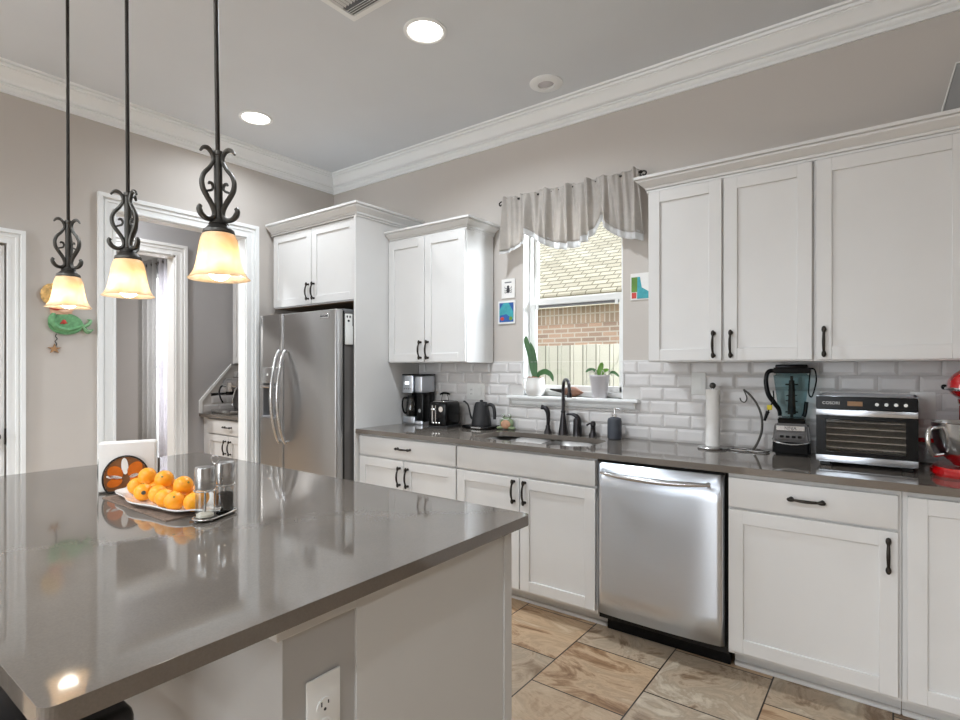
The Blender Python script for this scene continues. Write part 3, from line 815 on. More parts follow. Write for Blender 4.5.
# white utensil pocket on the side of the fridge
ph = thing('magnetic_holder', 'white pocket holder stuck to the dark side of the refrigerator', 'holder', (1.0, -0.672, 1.48))
MB().box(0.9985, 1.010, -0.697, -0.637, 1.49, 1.70, 0.004, 2).box(1.0, 1.013, -0.699, -0.635, 1.49, 1.62, 0.004, 2).build('pocket', 'white', ph)
MB().ball((1.0105, -0.684, 1.68), (0.003, 0.006, 0.009)).ball((1.0105, -0.660, 1.68), (0.003, 0.006, 0.009)).ball((1.0105, -0.672, 1.652), (0.003, 0.010, 0.008)).build('cutout', 'textdark', ph)

# ================================================================== ISLAND
def rounded(x0, x1, y0, y1, r, n=6):
    out = []
    for cx, cy, a0 in ((x1-r, y1-r, 0), (x0+r, y1-r, 90), (x0+r, y0+r, 180), (x1-r, y0+r, 270)):
        for k in range(n+1):
            a = math.radians(a0+90*k/n); out.append((cx+r*math.cos(a), cy+r*math.sin(a)))
    return out
isl = slab('island_countertop', rounded(1.235, 3.155, -2.922, -1.794, 0.018), [], 0.884, 0.914, 'xy', 'quartz')
tag(isl, 'large polished grey quartz island top in the foreground', 'countertop')
bv = isl.modifiers.new('b', 'BEVEL'); bv.width = 0.004; bv.segments = 3; bv.limit_method = 'ANGLE'; bv.angle_limit = math.radians(50)
ib = thing('kitchen_island', 'grey-white kitchen island base under the grey quartz island top', 'island', (2.2, -2.2, 0))
MB().box(1.30, 3.098, -2.395, -1.86, 0.0, 0.884).build('cabinet_body', 'islandpaint', ib)
MB().box(3.096, 3.112, -2.395, -1.872, 0.0, 0.884, 0.001).build('end_panel', 'islandpaint', ib)
MB().box(3.08, 3.117, -1.872, -1.835, 0.0, 0.884, 0.002).build('corner_post', 'islandpaint', ib)
kw = MB().box(1.30, 3.106, -2.560, -2.395, 0.0, 0.8838).build('knee_wall', 'islandgrey', ib)
tr = MB().box(1.29, 3.114, -2.577, -2.3955, 0.846, 0.8838, 0.0015)
tr.build('top_trim', 'islandpaint', ib)
for i, (x0, x1) in enumerate(((1.33, 1.88), (1.90, 2.46), (2.48, 3.04))):
    o = MB(); shaker(o, x0, x1, 0.12, 0.86, 0)
    o.bm.verts.ensure_lookup_table()
    for v in o.bm.verts: v.co.y = -v.co.y-1.841
    o.build('door', 'cab', ib)
# duplex outlet on the knee wall
ou = thing('duplex_outlet', 'white duplex outlet on the grey end of the island', 'outlet', (3.1065, -2.479, 0.65))
MB().box(3.1065, 3.112, -2.513, -2.435, 0.587, 0.745, 0.003, 2).build('cover_plate', 'white', ou)
for zc in (0.690, 0.650):
    zc -= 0.003
    rc = MB()
    rc.prism([(-2.474+0.0175*math.cos(t)*1.0, zc+0.0148*math.sin(t)) for t in [2*PI*k/20 for k in range(20)]], 3.1115, 3.1145, 'yz').build('receptacle', 'white', ou)
    s_ = MB().box(3.114, 3.1152, -2.483, -2.4805, zc+0.0005, zc+0.009).box(3.114, 3.1152, -2.4675, -2.465, zc+0.0015, zc+0.008).cyl((3.114, -2.474, zc-0.0065), (3.1152, -2.474, zc-0.0065), 0.003, seg=12)
    s_.build('slots', 'textdark', ou)

# bar stools tucked under the overhang
def stool():
    r = thing('bar_stool', 'black bar stool under the island overhang nearest the camera', 'stool', (2.58, -2.84, 0), 0)
    MB().box(-0.20, 0.20, -0.17, 0.17, 0.60, 0.66, 0.02, 3).build('seat', 'stoolleather', r, local=True)
    MB().grid(lambda u, v: (-0.20+0.40*u, -0.155-0.03*math.sin(PI*u), 0.66+0.18*v), 12, 4).build('backrest', 'stoolleather', r, local=True).modifiers.new('s', 'SOLIDIFY').thickness = 0.02
    MB().tube(cr([(-0.2, -0.165, 0.845), (-0.1, -0.187, 0.85), (0, -0.195, 0.852), (0.1, -0.187, 0.85), (0.2, -0.165, 0.845)]), 0.011, 10).build('back_rail', 'steelplain', r, local=True)
    for sx in (-1, 1):
        for sy in (-1, 1):
            MB().cyl((sx*0.16, sy*0.13, 0.605), (sx*0.20, sy*0.17, 0.0), 0.018, 0.014).build('leg', 'stoolwood', r, local=True)
    MB().box(-0.18, 0.18, 0.14, 0.16, 0.22, 0.25).box(-0.18, 0.18, -0.16, -0.14, 0.22, 0.25).build('footrest', 'stoolwood', r, local=True)
    return r
st = stool()
st2 = copy_tree(st); st2.location = (1.85, -2.84, 0); st2['label'] = 'black bar stool under the far half of the island overhang'
for s_ in (st, st2): s_['group'] = 'bar stools at the island'

# ================================================================== PENDANTS
def pendant():
    r = thing('pendant_light', 'x', 'lamp', (0, 0, 0), 0, 'pendant lights over the island')
    ZB = 1.55
    prof = [(0.036, 0.122), (0.043, 0.117), (0.0485, 0.106), (0.0530, 0.086), (0.0565, 0.064), (0.061, 0.042), (0.067, 0.024), (0.076, 0.011), (0.083, 0.005)]
    inner = [(q-0.0035, z+0.001) for q, z in prof][::-1]
    MB().lathe([(a, ZB+z) for a, z in prof+inner], seg=40, close=True).build('lamp_shade', 'shade', r, local=True)
    MB().lathe([(0.001, ZB+0.140), (0.020, ZB+0.150), (0.022, ZB+0.145), (0.036, ZB+0.131), (0.041, ZB+0.128), (0.043, ZB+0.121), (0.040, ZB+0.115), (0.001, ZB+0.115)], seg=32).lathe([(0.001, ZB+0.158), (0.014, ZB+0.156), (0.017, ZB+0.151), (0.024, ZB+0.148), (0.027, ZB+0.143), (0.001, ZB+0.140)]).build('shade_cap', 'iron', r, local=True)
    MB().cyl((0, 0, ZB+0.145), (0, 0, ZB+0.323), 0.0115, seg=18).lathe([(0, ZB+0.330), (0.013, ZB+0.328), (0.014, ZB+0.318), (0.0115, ZB+0.316)]).build('stem', 'iron', r, local=True)
    MB().cyl((0, 0, ZB+0.32), (0, 0, ZC-0.02), 0.0063, seg=14).build('rod', 'bronze', r, local=True)
    MB().lathe([(0, ZC-0.03), (0.02, ZC-0.03), (0.05, ZC-0.018), (0.063, ZC-0.006), (0.064, ZC)], seg=32).build('canopy', 'bronze', r, local=True)
    k = 0.000562/0.88; zc = 455
    out = [(245, 118), (232, 101), (214, 97), (198, 108), (188, 128), (188, 150), (204, 182), (228, 212), (240, 245), (236, 280), (218, 312), (198, 342), (186, 372), (188, 396), (204, 411), (228, 409), (246, 394), (254, 374), (248, 360)]
    inn = [(216, 314), (224, 296), (212, 287), (196, 280), (190, 266), (194, 252), (205, 248), (210, 256)]
    def P_(p): return ((p[0]-165)*k, 0, ZB+0.128+(zc-p[1])*0.000562)
    sc = MB().tube(cr([P_(p) for p in out], 4), [0.004, 0.0075, 0.007, 0.0065, 0.0078, 0.0085, 0.0085, 0.0078, 0.008, 0.0095, 0.0075], 8, flat=0.8)
    sc.tube(cr([P_(p) for p in inn], 4), [0.004, 0.003, 0.0035, 0.0045, 0.003], 8)
    me = sc.mesh('scroll'); me.materials.append(M['iron'])
    for i in range(3):
        o = bpy.data.objects.new('scroll', me); COL.objects.link(o); o.parent = r; o.rotation_euler = (0, 0, i*2*PI/3)
    MB().ball((0, 0, ZB+0.033), (0.034, 0.034, 0.032), 24, 16).build('bulb', 'bulb', r, local=True)
    MB().lathe([(0.001, ZB+0.12), (0.016, ZB+0.12), (0.016, ZB+0.07), (0.013, ZB+0.052), (0.001, ZB+0.05)], seg=16).build('socket', 'white', r, local=True)
    for ch in children(r):
        if ch.name.startswith('canopy') or (ch.name.startswith('scroll') and ch.data.get('done')): continue
        ch.data['done'] = 1
        for v in ch.data.vertices:
            v.co.x *= 0.79; v.co.y *= 0.79
            if v.co.z < 2.5: v.co.z = 1.527+(v.co.z-1.55)*0.897
    return r
p0 = pendant()
def aim(px, py): return math.atan2(-3.135-py, 3.98-px)
for i, (px, ro, tl, lb) in enumerate(((2.758, 60, 0.75, 'bronze scroll pendant with amber glass bell shade, nearest of the three'), (2.262, 30, 0.35, 'bronze scroll pendant with amber glass bell shade, middle of the three'), (1.781, 50, 0.2, 'bronze scroll pendant with amber shade, farthest, in front of the mermaid plaque'))):
    o = p0 if i == 0 else copy_tree(p0)
    piv = Vector((px, -2.492, 1.53))
    mt = Matrix.Translation(piv) @ Matrix.Rotation(math.radians(-tl), 4, Vector((-0.602, 0.799, 0))) @ Matrix.Translation(-piv) @ Matrix.Translation((px, -2.492, 0)) @ Matrix.Rotation(aim(px, -2.492)+math.radians(ro), 4, 'Z')
    o.location = mt.to_translation(); o.rotation_euler = mt.to_euler(); o['label'] = lb

# ================================================================== CEILING FIXTURES
def can(x, y, lb, vis=True, power=17):
    r = thing('recessed_light', lb, 'lamp', (x, y, ZC), 0, 'recessed ceiling lights')
    MB().lathe([(0.108, 0), (0.108, -0.004), (0.094, -0.008), (0.086, -0.004), (0.086, 0)], seg=40).build('trim_ring', 'trim', r, local=True)
    MB().lathe([(0, -0.003), (0.086, -0.003), (0.086, -0.0005), (0, -0.0005)], seg=32).build('lens', 'lens', r, local=True)
    a = area('can_light', (x, y, ZC-0.015), (0, 0, 0), 0.13, 0, power, (0.85, 0.925, 1.0), 'DISK', math.radians(150))
    return r
can(2.104, -1.095, 'round lit recessed ceiling light nearest the vent')
can(0.539, -1.073, 'round lit recessed ceiling light near the left wall and fridge', power=7)
for i, (x, y) in enumerate(((5.3, -3.9), (3.7, -4.1), (2.1, -3.9), (0.55, -3.9), (3.7, -6.2), (1.3, -6.2))):  # unseen cans added to light the room from behind the camera
    can(x, y, 'added unseen recessed ceiling light behind the camera')
a = area('hall_fill', (-0.63, -1.9, ZC-0.03), (0, 0, 0), 0.2, 0, 24, (0.93, 0.96, 1.0), 'DISK')  # unseen lamp added to brighten the hall
area('far_room_fill', (-2.6, -2.6, ZC-0.03), (0, 0, 0), 0.25, 0, 70, (1, 0.98, 0.95), 'DISK')  # unseen fill added to lift the dark far room
sp = thing('ceiling_speaker', 'unlit round white ceiling fixture near the window wall crown', 'speaker', (2.335, -0.291, ZC))
MB().lathe([(0.098, 0), (0.098, -0.006), (0.088, -0.012), (0.048, -0.013), (0.046, 0)], seg=40).build('trim_ring', 'trim', sp, local=True)
MB().lathe([(0, -0.012), (0.03, -0.0105), (0.04, -0.006), (0.045, -0.004), (0.045, -0.0005), (0, -0.0005)], seg=32).build('lens', 'pot2', sp, local=True)
vt = thing('ceiling_vent', 'white louvred air vent in the ceiling at the top edge', 'vent', (2.04, -1.52, ZC))
vx0, vx1, vy0, vy1 = 1.888, 2.19, -1.67, -1.367
slab('frame', rect(vx0, vx1, vy0, vy1), [rect(vx0+.028, vx1-.028, vy0+.028, vy1-.028)], ZC-0.009, ZC, 'xy', 'trim', vt)
v_ = MB()
for k in range(12):
    xx = vx0+0.036+k*0.0205
    v_.box(-0.0008, 0.0008, vy0+0.029, vy1-0.095, -0.007, 0.005, mt=Matrix.Translation((xx, 0, ZC-0.006)) @ Matrix.Rotation(math.radians(40), 4, 'Y'))
for k in range(4):
    yy = vy1-0.036-k*0.0125
    v_.box(vx0+0.03, vx1-0.03, -0.0008, 0.0008, -0.004, 0.006, mt=Matrix.Translation((0, yy, ZC-0.010)) @ Matrix.Rotation(math.radians(-40), 4, 'X'))
v_.build('louvre', 'trim', vt)
MB().box(vx0+.02, vx1-.02, vy0+.02, vy1-.02, ZC-0.0012, ZC-0.0002).build('duct', 'greyplastic', vt)

# ================================================================== VALANCE
vr = thing('curtain_rod', 'dark metal curtain rod with scroll finials above the sink window', 'curtain rod', (2.35, -0.08, 2.44))
MB().cyl((1.885, -0.08, 2.447), (2.83, -0.08, 2.447), 0.007, seg=12).build('rod', 'bronze', vr)
for xx, s_ in ((1.885, -1), (2.828, 1)):
    MB().tube(cr([(xx, -0.08, 2.447), (xx+s_*0.02, -0.08, 2.45), (xx+s_*0.035, -0.08, 2.44), (xx+s_*0.028, -0.08, 2.425), (xx+s_*0.014, -0.08, 2.431)]), 0.0045, 8).ball((xx+s_*0.004, -0.08, 2.447), 0.010).build('finial', 'bronze', vr)
for xx in (1.92, 2.79): MB().cyl((xx, -0.001, 2.447), (xx, -0.08, 2.447), 0.005).cyl((xx, -0.001, 2.447), (xx, -0.006, 2.447), 0.02).build('bracket', 'bronze', vr)
bot = [(0.0, 2.10), (0.06, 2.12), (0.12, 2.14), (0.165, 2.155), (0.175, 2.235), (0.20, 2.228), (0.26, 2.19), (0.34, 2.145), (0.42, 2.115), (0.50, 2.102), (0.58, 2.112), (0.66, 2.145), (0.705, 2.19), (0.735, 2.245), (0.76, 2.205), (0.80, 2.165), (0.86, 2.13), (0.92, 2.108), (1.0, 2.095)]
def zbot(u):
    for (a, za), (b2, zb) in zip(bot, bot[1:]):
        if u <= b2: return za+(zb-za)*(u-a)/(b2-a)
    return bot[-1][1]
gath = [0.0, 0.07, 0.155, 0.19, 0.30, 0.36, 0.52, 0.66, 0.73, 0.78, 0.90, 0.97]
def vy(u, v):
    dd = min(abs(u-g_) for g_ in gath)
    pl = math.exp(-(dd/0.012)**2)
    s_ = 0.014*math.sin(u*75+2*v)+0.012*math.sin(u*41+1-v)+0.010*math.sin(u*123+2)*(1.1-0.5*v)+0.004*math.sin(u*230+5*v)*v
    f = 0.45+0.75*(1-v)*0.6+0.2*v
    side = 0.0
    if u < 0.17: side = 0.016*math.sin(u*110)
    return -0.098-s_*f-0.024*pl*(1.0-0.55*v)-side*(1-v)*0.8
def vz(u, v):
    top = 2.463+0.005*math.sin(u*60)+0.003*math.sin(u*150)+0.011*max(math.exp(-((u-g_)/0.026)**2) for g_ in gath)-0.006
    zb = zbot(u); return zb+(top-zb)*v
va = thing('valance', 'gathered taupe linen valance hanging over the sink window', 'curtain', (2.35, -0.09, 2.1))
vx = lambda u, v: 1.900+u*0.925-(0.012*(1-v) if u < 0.17 else 0)*(0.17-u)*6+0.02*(1-v)*u
MB().grid(lambda u, v: (vx(u, v), vy(u, v), vz(u, v)), 220, 24).build('cloth', 'valance', va).modifiers.new('s', 'SOLIDIFY').thickness = 0.0015
MB().grid(lambda u, v: (vx(u, 0), vy(u, 0)+0.006, zbot(u)-(0.040 if u > 0.17 else 0.018)+(0.055 if u > 0.17 else 0.03)*v), 220, 4).build('trim_band', 'valtrim', va).modifiers.new('s', 'SOLIDIFY').thickness = 0.0012
MB().grid(lambda u, v: (1.90+0.92*u, -0.062+0.010*math.sin(u*80), 2.39+0.075*v+0.012*max(math.exp(-((u-g_)/0.02)**2) for g_ in gath)*v), 160, 4).build('header', 'valance', va).modifiers.new('s', 'SOLIDIFY').thickness = 0.0015

# ================================================================== FAR ROOM: curtains, rod, window
fw = MB()
for x0, x1 in ((-2.95, -2.90), (-2.20, -2.15), (-2.575, -2.535)): fw.box(x0, x1, -0.27, -0.22, 0.25, 2.42)
for z in (0.25, 1.32, 2.37): fw.box(-2.95, -2.15, -0.27, -0.22, z, z+0.05)
w4 = struct(fw.build('window_4', 'trim'))
MB().box(-2.9, -2.2, -0.245, -0.24, 0.3, 2.37).build('window_pane', 'winglass', w4)
MB().cyl((-3.25, -0.38, 2.50), (-2.20, -0.38, 2.50), 0.013).ball((-2.19, -0.38, 2.50), 0.022).cyl((-2.23, -0.301, 2.50), (-2.23, -0.38, 2.50), 0.01).cyl((-3.2, -0.301, 2.50), (-3.2, -0.38, 2.50), 0.01)
cr2 = MB().cyl((-3.25, -0.38, 2.50), (-2.20, -0.38, 2.50), 0.013).ball((-2.19, -0.38, 2.50), 0.022).cyl((-2.23, -0.301, 2.50), (-2.23, -0.38, 2.50), 0.01).cyl((-3.2, -0.301, 2.50), (-3.2, -0.38, 2.50), 0.01)
tag(cr2.build('curtain_rod', 'bronze'), 'dark curtain rod in the far room beyond the doorway', 'curtain rod')
def curtain(x0, x1, m, lb, amp=0.03, n=5):
    r = thing('curtain', lb, 'curtain', ((x0+x1)/2, -0.38, 0), 0, 'curtains in the far room')
    MB().grid(lambda u, v: (x0+(x1-x0)*u, -0.38+amp*math.sin(u*2*PI*n), 0.03+2.53*v), 80, 4).build('cloth', m, r).modifiers.new('s', 'SOLIDIFY').thickness = 0.002
    for k in range(n*2):
        xx = x0+(x1-x0)*(k+0.5)/(n*2)
        MB().lathe([(0.016, 0.0), (0.030, 0.0), (0.030, 0.005), (0.016, 0.005)], (0, 0, 0), 20, mt=Matrix.Translation((xx-rootloc(r).x, (-1 if k % 2 else 1)*amp*0.0+0.0, 2.50)) @ Matrix.Rotation(PI/2, 4, 'Y'), close=True).build('grommet', 'steelplain', r, local=True)
curtain(-3.12, -2.62, 'drape', 'grey drape panel hanging left of the bright far room window', 0.035, 4)
curtain(-2.58, -2.22, 'sheer', 'pale sheer curtain panel over the bright far room window', 0.03, 3)

# ================================================================== PANTRY NOOK
pc = thing('pantry_cabinet', 'small white base cabinet in the nook seen through the tall doorway', 'cabinet', (-0.63, -0.59, 0))
MB().box(-1.138, -0.122, -0.59, -0.001, 0.10, 0.884).build('cabinet_body', 'cab', pc)
MB().box(-1.138, -0.122, -0.53, -0.50, 0, 0.10).build('toe_kick', 'cab', pc)
cab_drawer(pc, -1.04, -0.30, 0.742, 0.868, BY); cab_door(pc, -1.04, -0.673, 0.122, 0.730, BY, -0.71, 0.63); cab_door(pc, -0.667, -0.30, 0.122, 0.730, BY, -0.63, 0.63)
tag(MB().box(-1.139, -0.121, -0.635, -0.001, 0.8845, 0.914, 0.002).build('pantry_countertop', 'quartz'), 'dark countertop in the nook under the espresso machine', 'countertop')
wall_cab('white wall cabinet over the espresso machine in the nook', -1.138, -0.122, 1.372, 2.45, [(-1.10, -0.64, 1.378, 2.44, UY, -0.67, 1.46), (-0.63, -0.16, 1.378, 2.44, UY, -0.60, 1.46)])
bm_obj(tiles(-1.13, -0.12, 0.914, 1.371, -0.004), 'backsplash', 'tile', wb)
MB().box(-1.13, -0.12, -0.004, 0, 0.914, 1.371).build('grout', 'grout', wb)
def dclip(p, q, u, v): return v < 1.03+(1.36-1.03)*((p+0.60)/0.27)
bm_obj(tiles(-0.60, -0.01, 0.914, 1.371, -1.14, clip=dclip, yz=True), 'side_splash', 'tile', wh)
MB().prism([(-0.635, 0.914), (-0.635, 1.03), (-0.33, 1.372), (-0.33, 1.345), (-0.607, 1.022), (-0.607, 0.914)], -1.14, -1.128, 'yz').build('splash_edge', 'trim', wh)
MB().prism([(-0.61, 0.914), (-0.61, 1.02), (-0.33, 1.35), (-0.02, 1.37), (-0.02, 0.914)], -1.14, -1.137, 'yz').build('grout', 'grout', wh)
# espresso machine
em = thing('espresso_machine', 'chrome lever espresso machine on the nook counter beyond the doorway', 'coffee machine', (-0.90, -0.36, 0.914))
MB().box(-0.17, 0.17, -0.20, 0.14, 0.0, 0.035, 0.008, 2).build('drip_tray', 'steelplain', em, local=True)
MB().box(-0.15, 0.15, 0.0, 0.14, 0.03, 0.30, 0.02, 3).build('housing', 'fridgeside', em, local=True)
MB().cyl((-0.12, -0.06, 0.27), (0.12, -0.06, 0.27), 0.055).build('boiler', 'chrome', em, local=True)
MB().cyl((0, -0.11, 0.20), (0, -0.11, 0.28), 0.032).build('group_head', 'chrome', em, local=True)
MB().cyl((0, -0.11, 0.17), (0, -0.11, 0.20), 0.034).tube([(0, -0.12, 0.185), (-0.03, -0.2, 0.18), (-0.05, -0.26, 0.175)], [0.008, 0.012, 0.014], 10).build('portafilter', 'black', em, local=True)
MB().tube(cr([(0.10, -0.08, 0.25), (0.13, -0.13, 0.22), (0.12, -0.15, 0.12), (0.10, -0.14, 0.08)]), 0.006, 8).build('steam_wand', 'chrome', em, local=True)
MB().tube(cr([(-0.12, -0.04, 0.24), (-0.15, -0.10, 0.25), (-0.13, -0.14, 0.20), (-0.09, -0.15, 0.14), (-0.05, -0.15, 0.10)]), 0.008, 8).build('black_hose', 'black', em, local=True)
MB().box(-0.12, 0.12, -0.02, 0.13, 0.30, 0.33, 0.01, 2).cyl((-0.07, 0.05, 0.33), (-0.07, 0.05, 0.39), 0.028).cyl((0.03, 0.05, 0.33), (0.03, 0.05, 0.37), 0.032).build('cup_rail', 'black', em, local=True)

# ================================================================== WALL ITEMS
def plate(name, lb, x, z, w=0.115, h=0.115, kind='outlet', m='white'):
    r = thing(name, lb, kind, (x, -0.012, z))
    MB().box(x-w/2, x+w/2, -0.0165, -0.0118, z-h/2, z+h/2, 0.002, 2).build('cover_plate', m, r)
    return r
o1 = plate('wall_outlet', 'white double outlet and switch plate on tile above the kettle', 1.60, 1.162, 0.16, 0.115)
MB().box(1.545, 1.58, -0.0185, -0.016, 1.13, 1.195, 0.001).build('receptacle', 'white', o1)
MB().box(1.556, 1.559, -0.0190, -0.0184, 1.17, 1.18).box(1.566, 1.569, -0.0190, -0.0184, 1.17, 1.18).box(1.556, 1.559, -0.0190, -0.0184, 1.14, 1.15).box(1.566, 1.569, -0.0190, -0.0184, 1.14, 1.15).build('slots', 'greyplastic', o1)
MB().box(1.62, 1.655, -0.0200, -0.016, 1.13, 1.195, 0.002).build('rocker_switch', 'white', o1)
o2 = plate('wall_outlet', 'pale outlet plate on tile behind the paper towel holder', 3.13, 1.245, 0.075, 0.12)
MB().box(3.113, 3.147, -0.0185, -0.016, 1.212, 1.278, 0.002).build('receptacle', 'white', o2)
o3 = plate('wall_outlet', 'pale grey outlet plate on tile between the dehydrator and the red mixer', 4.085, 1.165, 0.09, 0.12)
MB().box(4.066, 4.104, -0.0185, -0.016, 1.132, 1.198, 0.002).build('receptacle', 'white', o3)

c_ = thing('wall_card', 'small cream card with dark beetle drawing left of the window', 'picture', (1.872, -0.01, 1.875))
MB().box(1.818, 1.927, -0.008, -0.0005, 1.808, 1.940, 0.001).build('card', 'paper', c_)
x = MB().ball((1.873, -0.0085, 1.862), (0.014, 0.002, 0.020)).ball((1.873, -0.0085, 1.886), (0.010, 0.002, 0.009))
for s_ in (-1, 1):
    for dz in (-0.012, 0.0, 0.014):
        x.tube([(1.873+s_*0.010, -0.0088, 1.862+dz), (1.873+s_*0.024, -0.0088, 1.862+dz*1.2-0.004), (1.873+s_*0.028, -0.0088, 1.868+dz*1.3)], 0.002, 6)
x.build('drawing', 'textdark', c_)
MB().box(1.845, 1.9, -0.0088, -0.0078, 1.912, 1.920).build('caption', 'greyplastic', c_)
c_ = thing('wall_picture', 'blue and teal underwater picture in white frame left of the window', 'picture', (1.862, -0.01, 1.71))
MB().box(1.792, 1.932, -0.012, -0.0005, 1.632, 1.790, 0.002).build('frame', 'white', c_)
MB().box(1.804, 1.920, -0.0132, -0.0118, 1.645, 1.777).build('picture_ground', 'navy', c_)
MB().prism([(1.804, 1.73), (1.84, 1.777), (1.88, 1.777), (1.92, 1.71), (1.92, 1.66), (1.86, 1.70), (1.804, 1.69)], -0.0140, -0.0131, 'xz').build('wave', 'teal', c_)
MB().ball((1.828, -0.0138, 1.668), (0.016, 0.001, 0.012)).build('orange_blob', 'redpaint', c_)
MB().ball((1.898, -0.0138, 1.668), (0.014, 0.001, 0.014)).build('green_blob', 'leaf2', c_)
c_ = thing('wall_card', 'green teal and red card right of the window beside the wall cabinet', 'picture', (2.80, -0.01, 1.80))
MB().box(2.742, 2.872, -0.008, -0.0005, 1.728, 1.884, 0.001).build('card', 'paper', c_)
MB().box(2.748, 2.785, -0.0092, -0.0078, 1.775, 1.862).build('green_patch', 'leaf2', c_)
MB().box(2.750, 2.778, -0.0094, -0.0078, 1.738, 1.772).build('red_patch', 'redpaint', c_)
MB().prism([(2.782, 1.735), (2.865, 1.735), (2.865, 1.765), (2.81, 1.80), (2.80, 1.862), (2.785, 1.862)], -0.0098, -0.0078, 'xz').build('teal_figure', 'teal', c_)

# mermaid plaque on the left wall
mp = thing('mermaid_plaque', 'painted mermaid wall plaque with green tail and hanging star pendulum', 'wall decoration', (0, -2.0, 1.55))
def yz(y, z, x=0.012): return (x, y, z)
MB().prism([(-2.0+0.088*math.cos(t), 1.605+0.064*math.sin(t)) for t in [2*PI*k/28 for k in range(28)]], 0.001, 0.022, 'yz', 0.006).tube(cr([(0.012, -2.06, 1.665), (0.012, -2.07, 1.625), (0.012, -2.05, 1.585), (0.012, -2.0, 1.57), (0.012, -1.96, 1.58), (0.012, -1.91, 1.605)]), [0.02, 0.035, 0.03, 0.03, 0.022, 0.012], 12, flat=0.5).build('tail_body', 'green', mp)
MB().tube(cr([(0.012, -1.94, 1.60), (0.012, -1.91, 1.595), (0.012, -1.885, 1.61), (0.012, -1.872, 1.635), (0.012, -1.89, 1.64)]), [0.010, 0.014, 0.018, 0.012, 0.004], 10, flat=0.6).tube(cr([(0.012, -1.92, 1.60), (0.012, -1.90, 1.575), (0.012, -1.885, 1.565), (0.012, -1.86, 1.58)]), [0.010, 0.020, 0.022, 0.006], 10, flat=0.6).build('tail_fin', 'palegreen', mp)
MB().prism([(-2.072, 1.655), (-1.995, 1.655), (-1.96, 1.678), (-2.0, 1.695), (-2.04, 1.715), (-2.085, 1.72)], 0.002, 0.02, 'yz', 0.006).build('arms', 'skin', mp)
MB().tube(cr([(0.021, -2.082, 1.70), (0.024, -2.05, 1.69), (0.022, -2.02, 1.70)]), 0.008, 8).build('top', 'redpaint', mp)
MB().ball((0.015, -2.06, 1.76), (0.014, 0.035, 0.04)).tube(cr([(0.018, -2.06, 1.725), (0.018, -2.03, 1.685), (0.018, -1.995, 1.68), (0.018, -1.97, 1.70)]), 0.012, 8).build('torso', 'skin', mp)
hr = MB()
for k in range(16):
    a = 2*PI*k/16; hr.ball((0.014, -2.065+0.036*math.cos(a), 1.775+0.043*math.sin(a)), (0.014, 0.024, 0.024), 10, 8)
hr.ball((0.014, -2.065, 1.775), (0.018, 0.045, 0.045)); hr.build('hair', 'hair', mp)
MB().ball((0.022, -2.030, 1.775), (0.012, 0.024, 0.030)).build('face', 'skin', mp)
MB().tube(cr([(0.018, -1.995, 1.61), (0.022, -2.015, 1.618), (0.022, -2.03, 1.605)]), 0.005, 6).ball((0.022, -2.012, 1.617), (0.006, 0.012, 0.014)).build('belt_flower', 'redpaint', mp)
MB().tube(cr([(0.008, -2.045, 1.545), (0.008, -2.050, 1.53), (0.008, -2.042, 1.515), (0.008, -2.052, 1.50), (0.008, -2.044, 1.485), (0.008, -2.052, 1.47)]), 0.0025, 6).build('pendulum_wire', 'bronze', mp)
MB().prism([(-2.055+(0.036 if k % 2 == 0 else 0.013)*math.sin(PI*k/5), 1.455+(0.030 if k % 2 == 0 else 0.011)*math.cos(PI*k/5)) for k in range(10)], 0.003, 0.012, 'yz').build('pendulum_star', 'gold', mp)

mp.location.y += 0.012; mp.location.z -= 0.012

# ================================================================== COUNTER ITEMS (z = 0.914)
CT = 0.914
# coffee maker
cf = thing('coffee_maker', 'stainless steel and black drip coffee maker beside the tall white panel', 'coffee maker', (1.145, -0.118, CT), math.radians(8))
cf.scale = (0.82, 0.80, 1.03)
m_ = MB().box(-0.105, 0.105, -0.10, 0.11, 0.0, 0.028, 0.008, 2)
m_.build('base', 'steel', cf, local=True)
MB().box(-0.105, 0.03, -0.11, -0.02, 0.005, 0.058, 0.012, 3).build('warming_plate_base', 'steel', cf, local=True)
MB().box(-0.10, 0.10, 0.02, 0.11, 0.028, 0.33, 0.008, 2).box(0.03, 0.105, -0.09, 0.02, 0.01, 0.225, 0.01, 2).build('water_tank', 'black', cf, local=True)
MB().box(-0.107, 0.01, -0.115, 0.03, 0.225, 0.352, 0.008, 2).build('brew_head', 'steel', cf, local=True)
MB().box(0.012, 0.107, -0.10, 0.11, 0.225, 0.352, 0.018, 3).build('tank_cover', 'steel', cf, local=True)
MB().box(-0.109, 0.109, -0.118, 0.112, 0.350, 0.360, 0.005, 2).build('lid', 'black', cf, local=True)
MB().box(-0.075, -0.03, -0.118, -0.113, 0.285, 0.308, 0.002).build('display', 'whiteled', cf, local=True)
for k in range(4): MB().cyl((-0.08+k*0.021, -0.1175, 0.256), (-0.08+k*0.021, -0.113, 0.256), 0.005, seg=12).build('button', 'greyplastic', cf, local=True)
MB().lathe([(0.001, 0.06), (0.052, 0.06), (0.060, 0.075), (0.062, 0.11), (0.055, 0.155), (0.044, 0.185), (0.042, 0.19)], (-0.038, -0.055, 0), 28).build('carafe', 'carafe', cf, local=True)
MB().lathe([(0.001, 0.061), (0.050, 0.062), (0.058, 0.075), (0.060, 0.10), (0.001, 0.10)], (-0.038, -0.055, 0), 24).build('coffee', 'black', cf, local=True)
MB().cyl((-0.038, -0.055, 0.186), (-0.038, -0.055, 0.205), 0.046, 0.04).tube(cr([(-0.07, -0.09, 0.19), (-0.092, -0.115, 0.185), (-0.098, -0.125, 0.14), (-0.09, -0.112, 0.09), (-0.075, -0.10, 0.08)]), 0.008, 8).build('carafe_handle', 'black', cf, local=True)
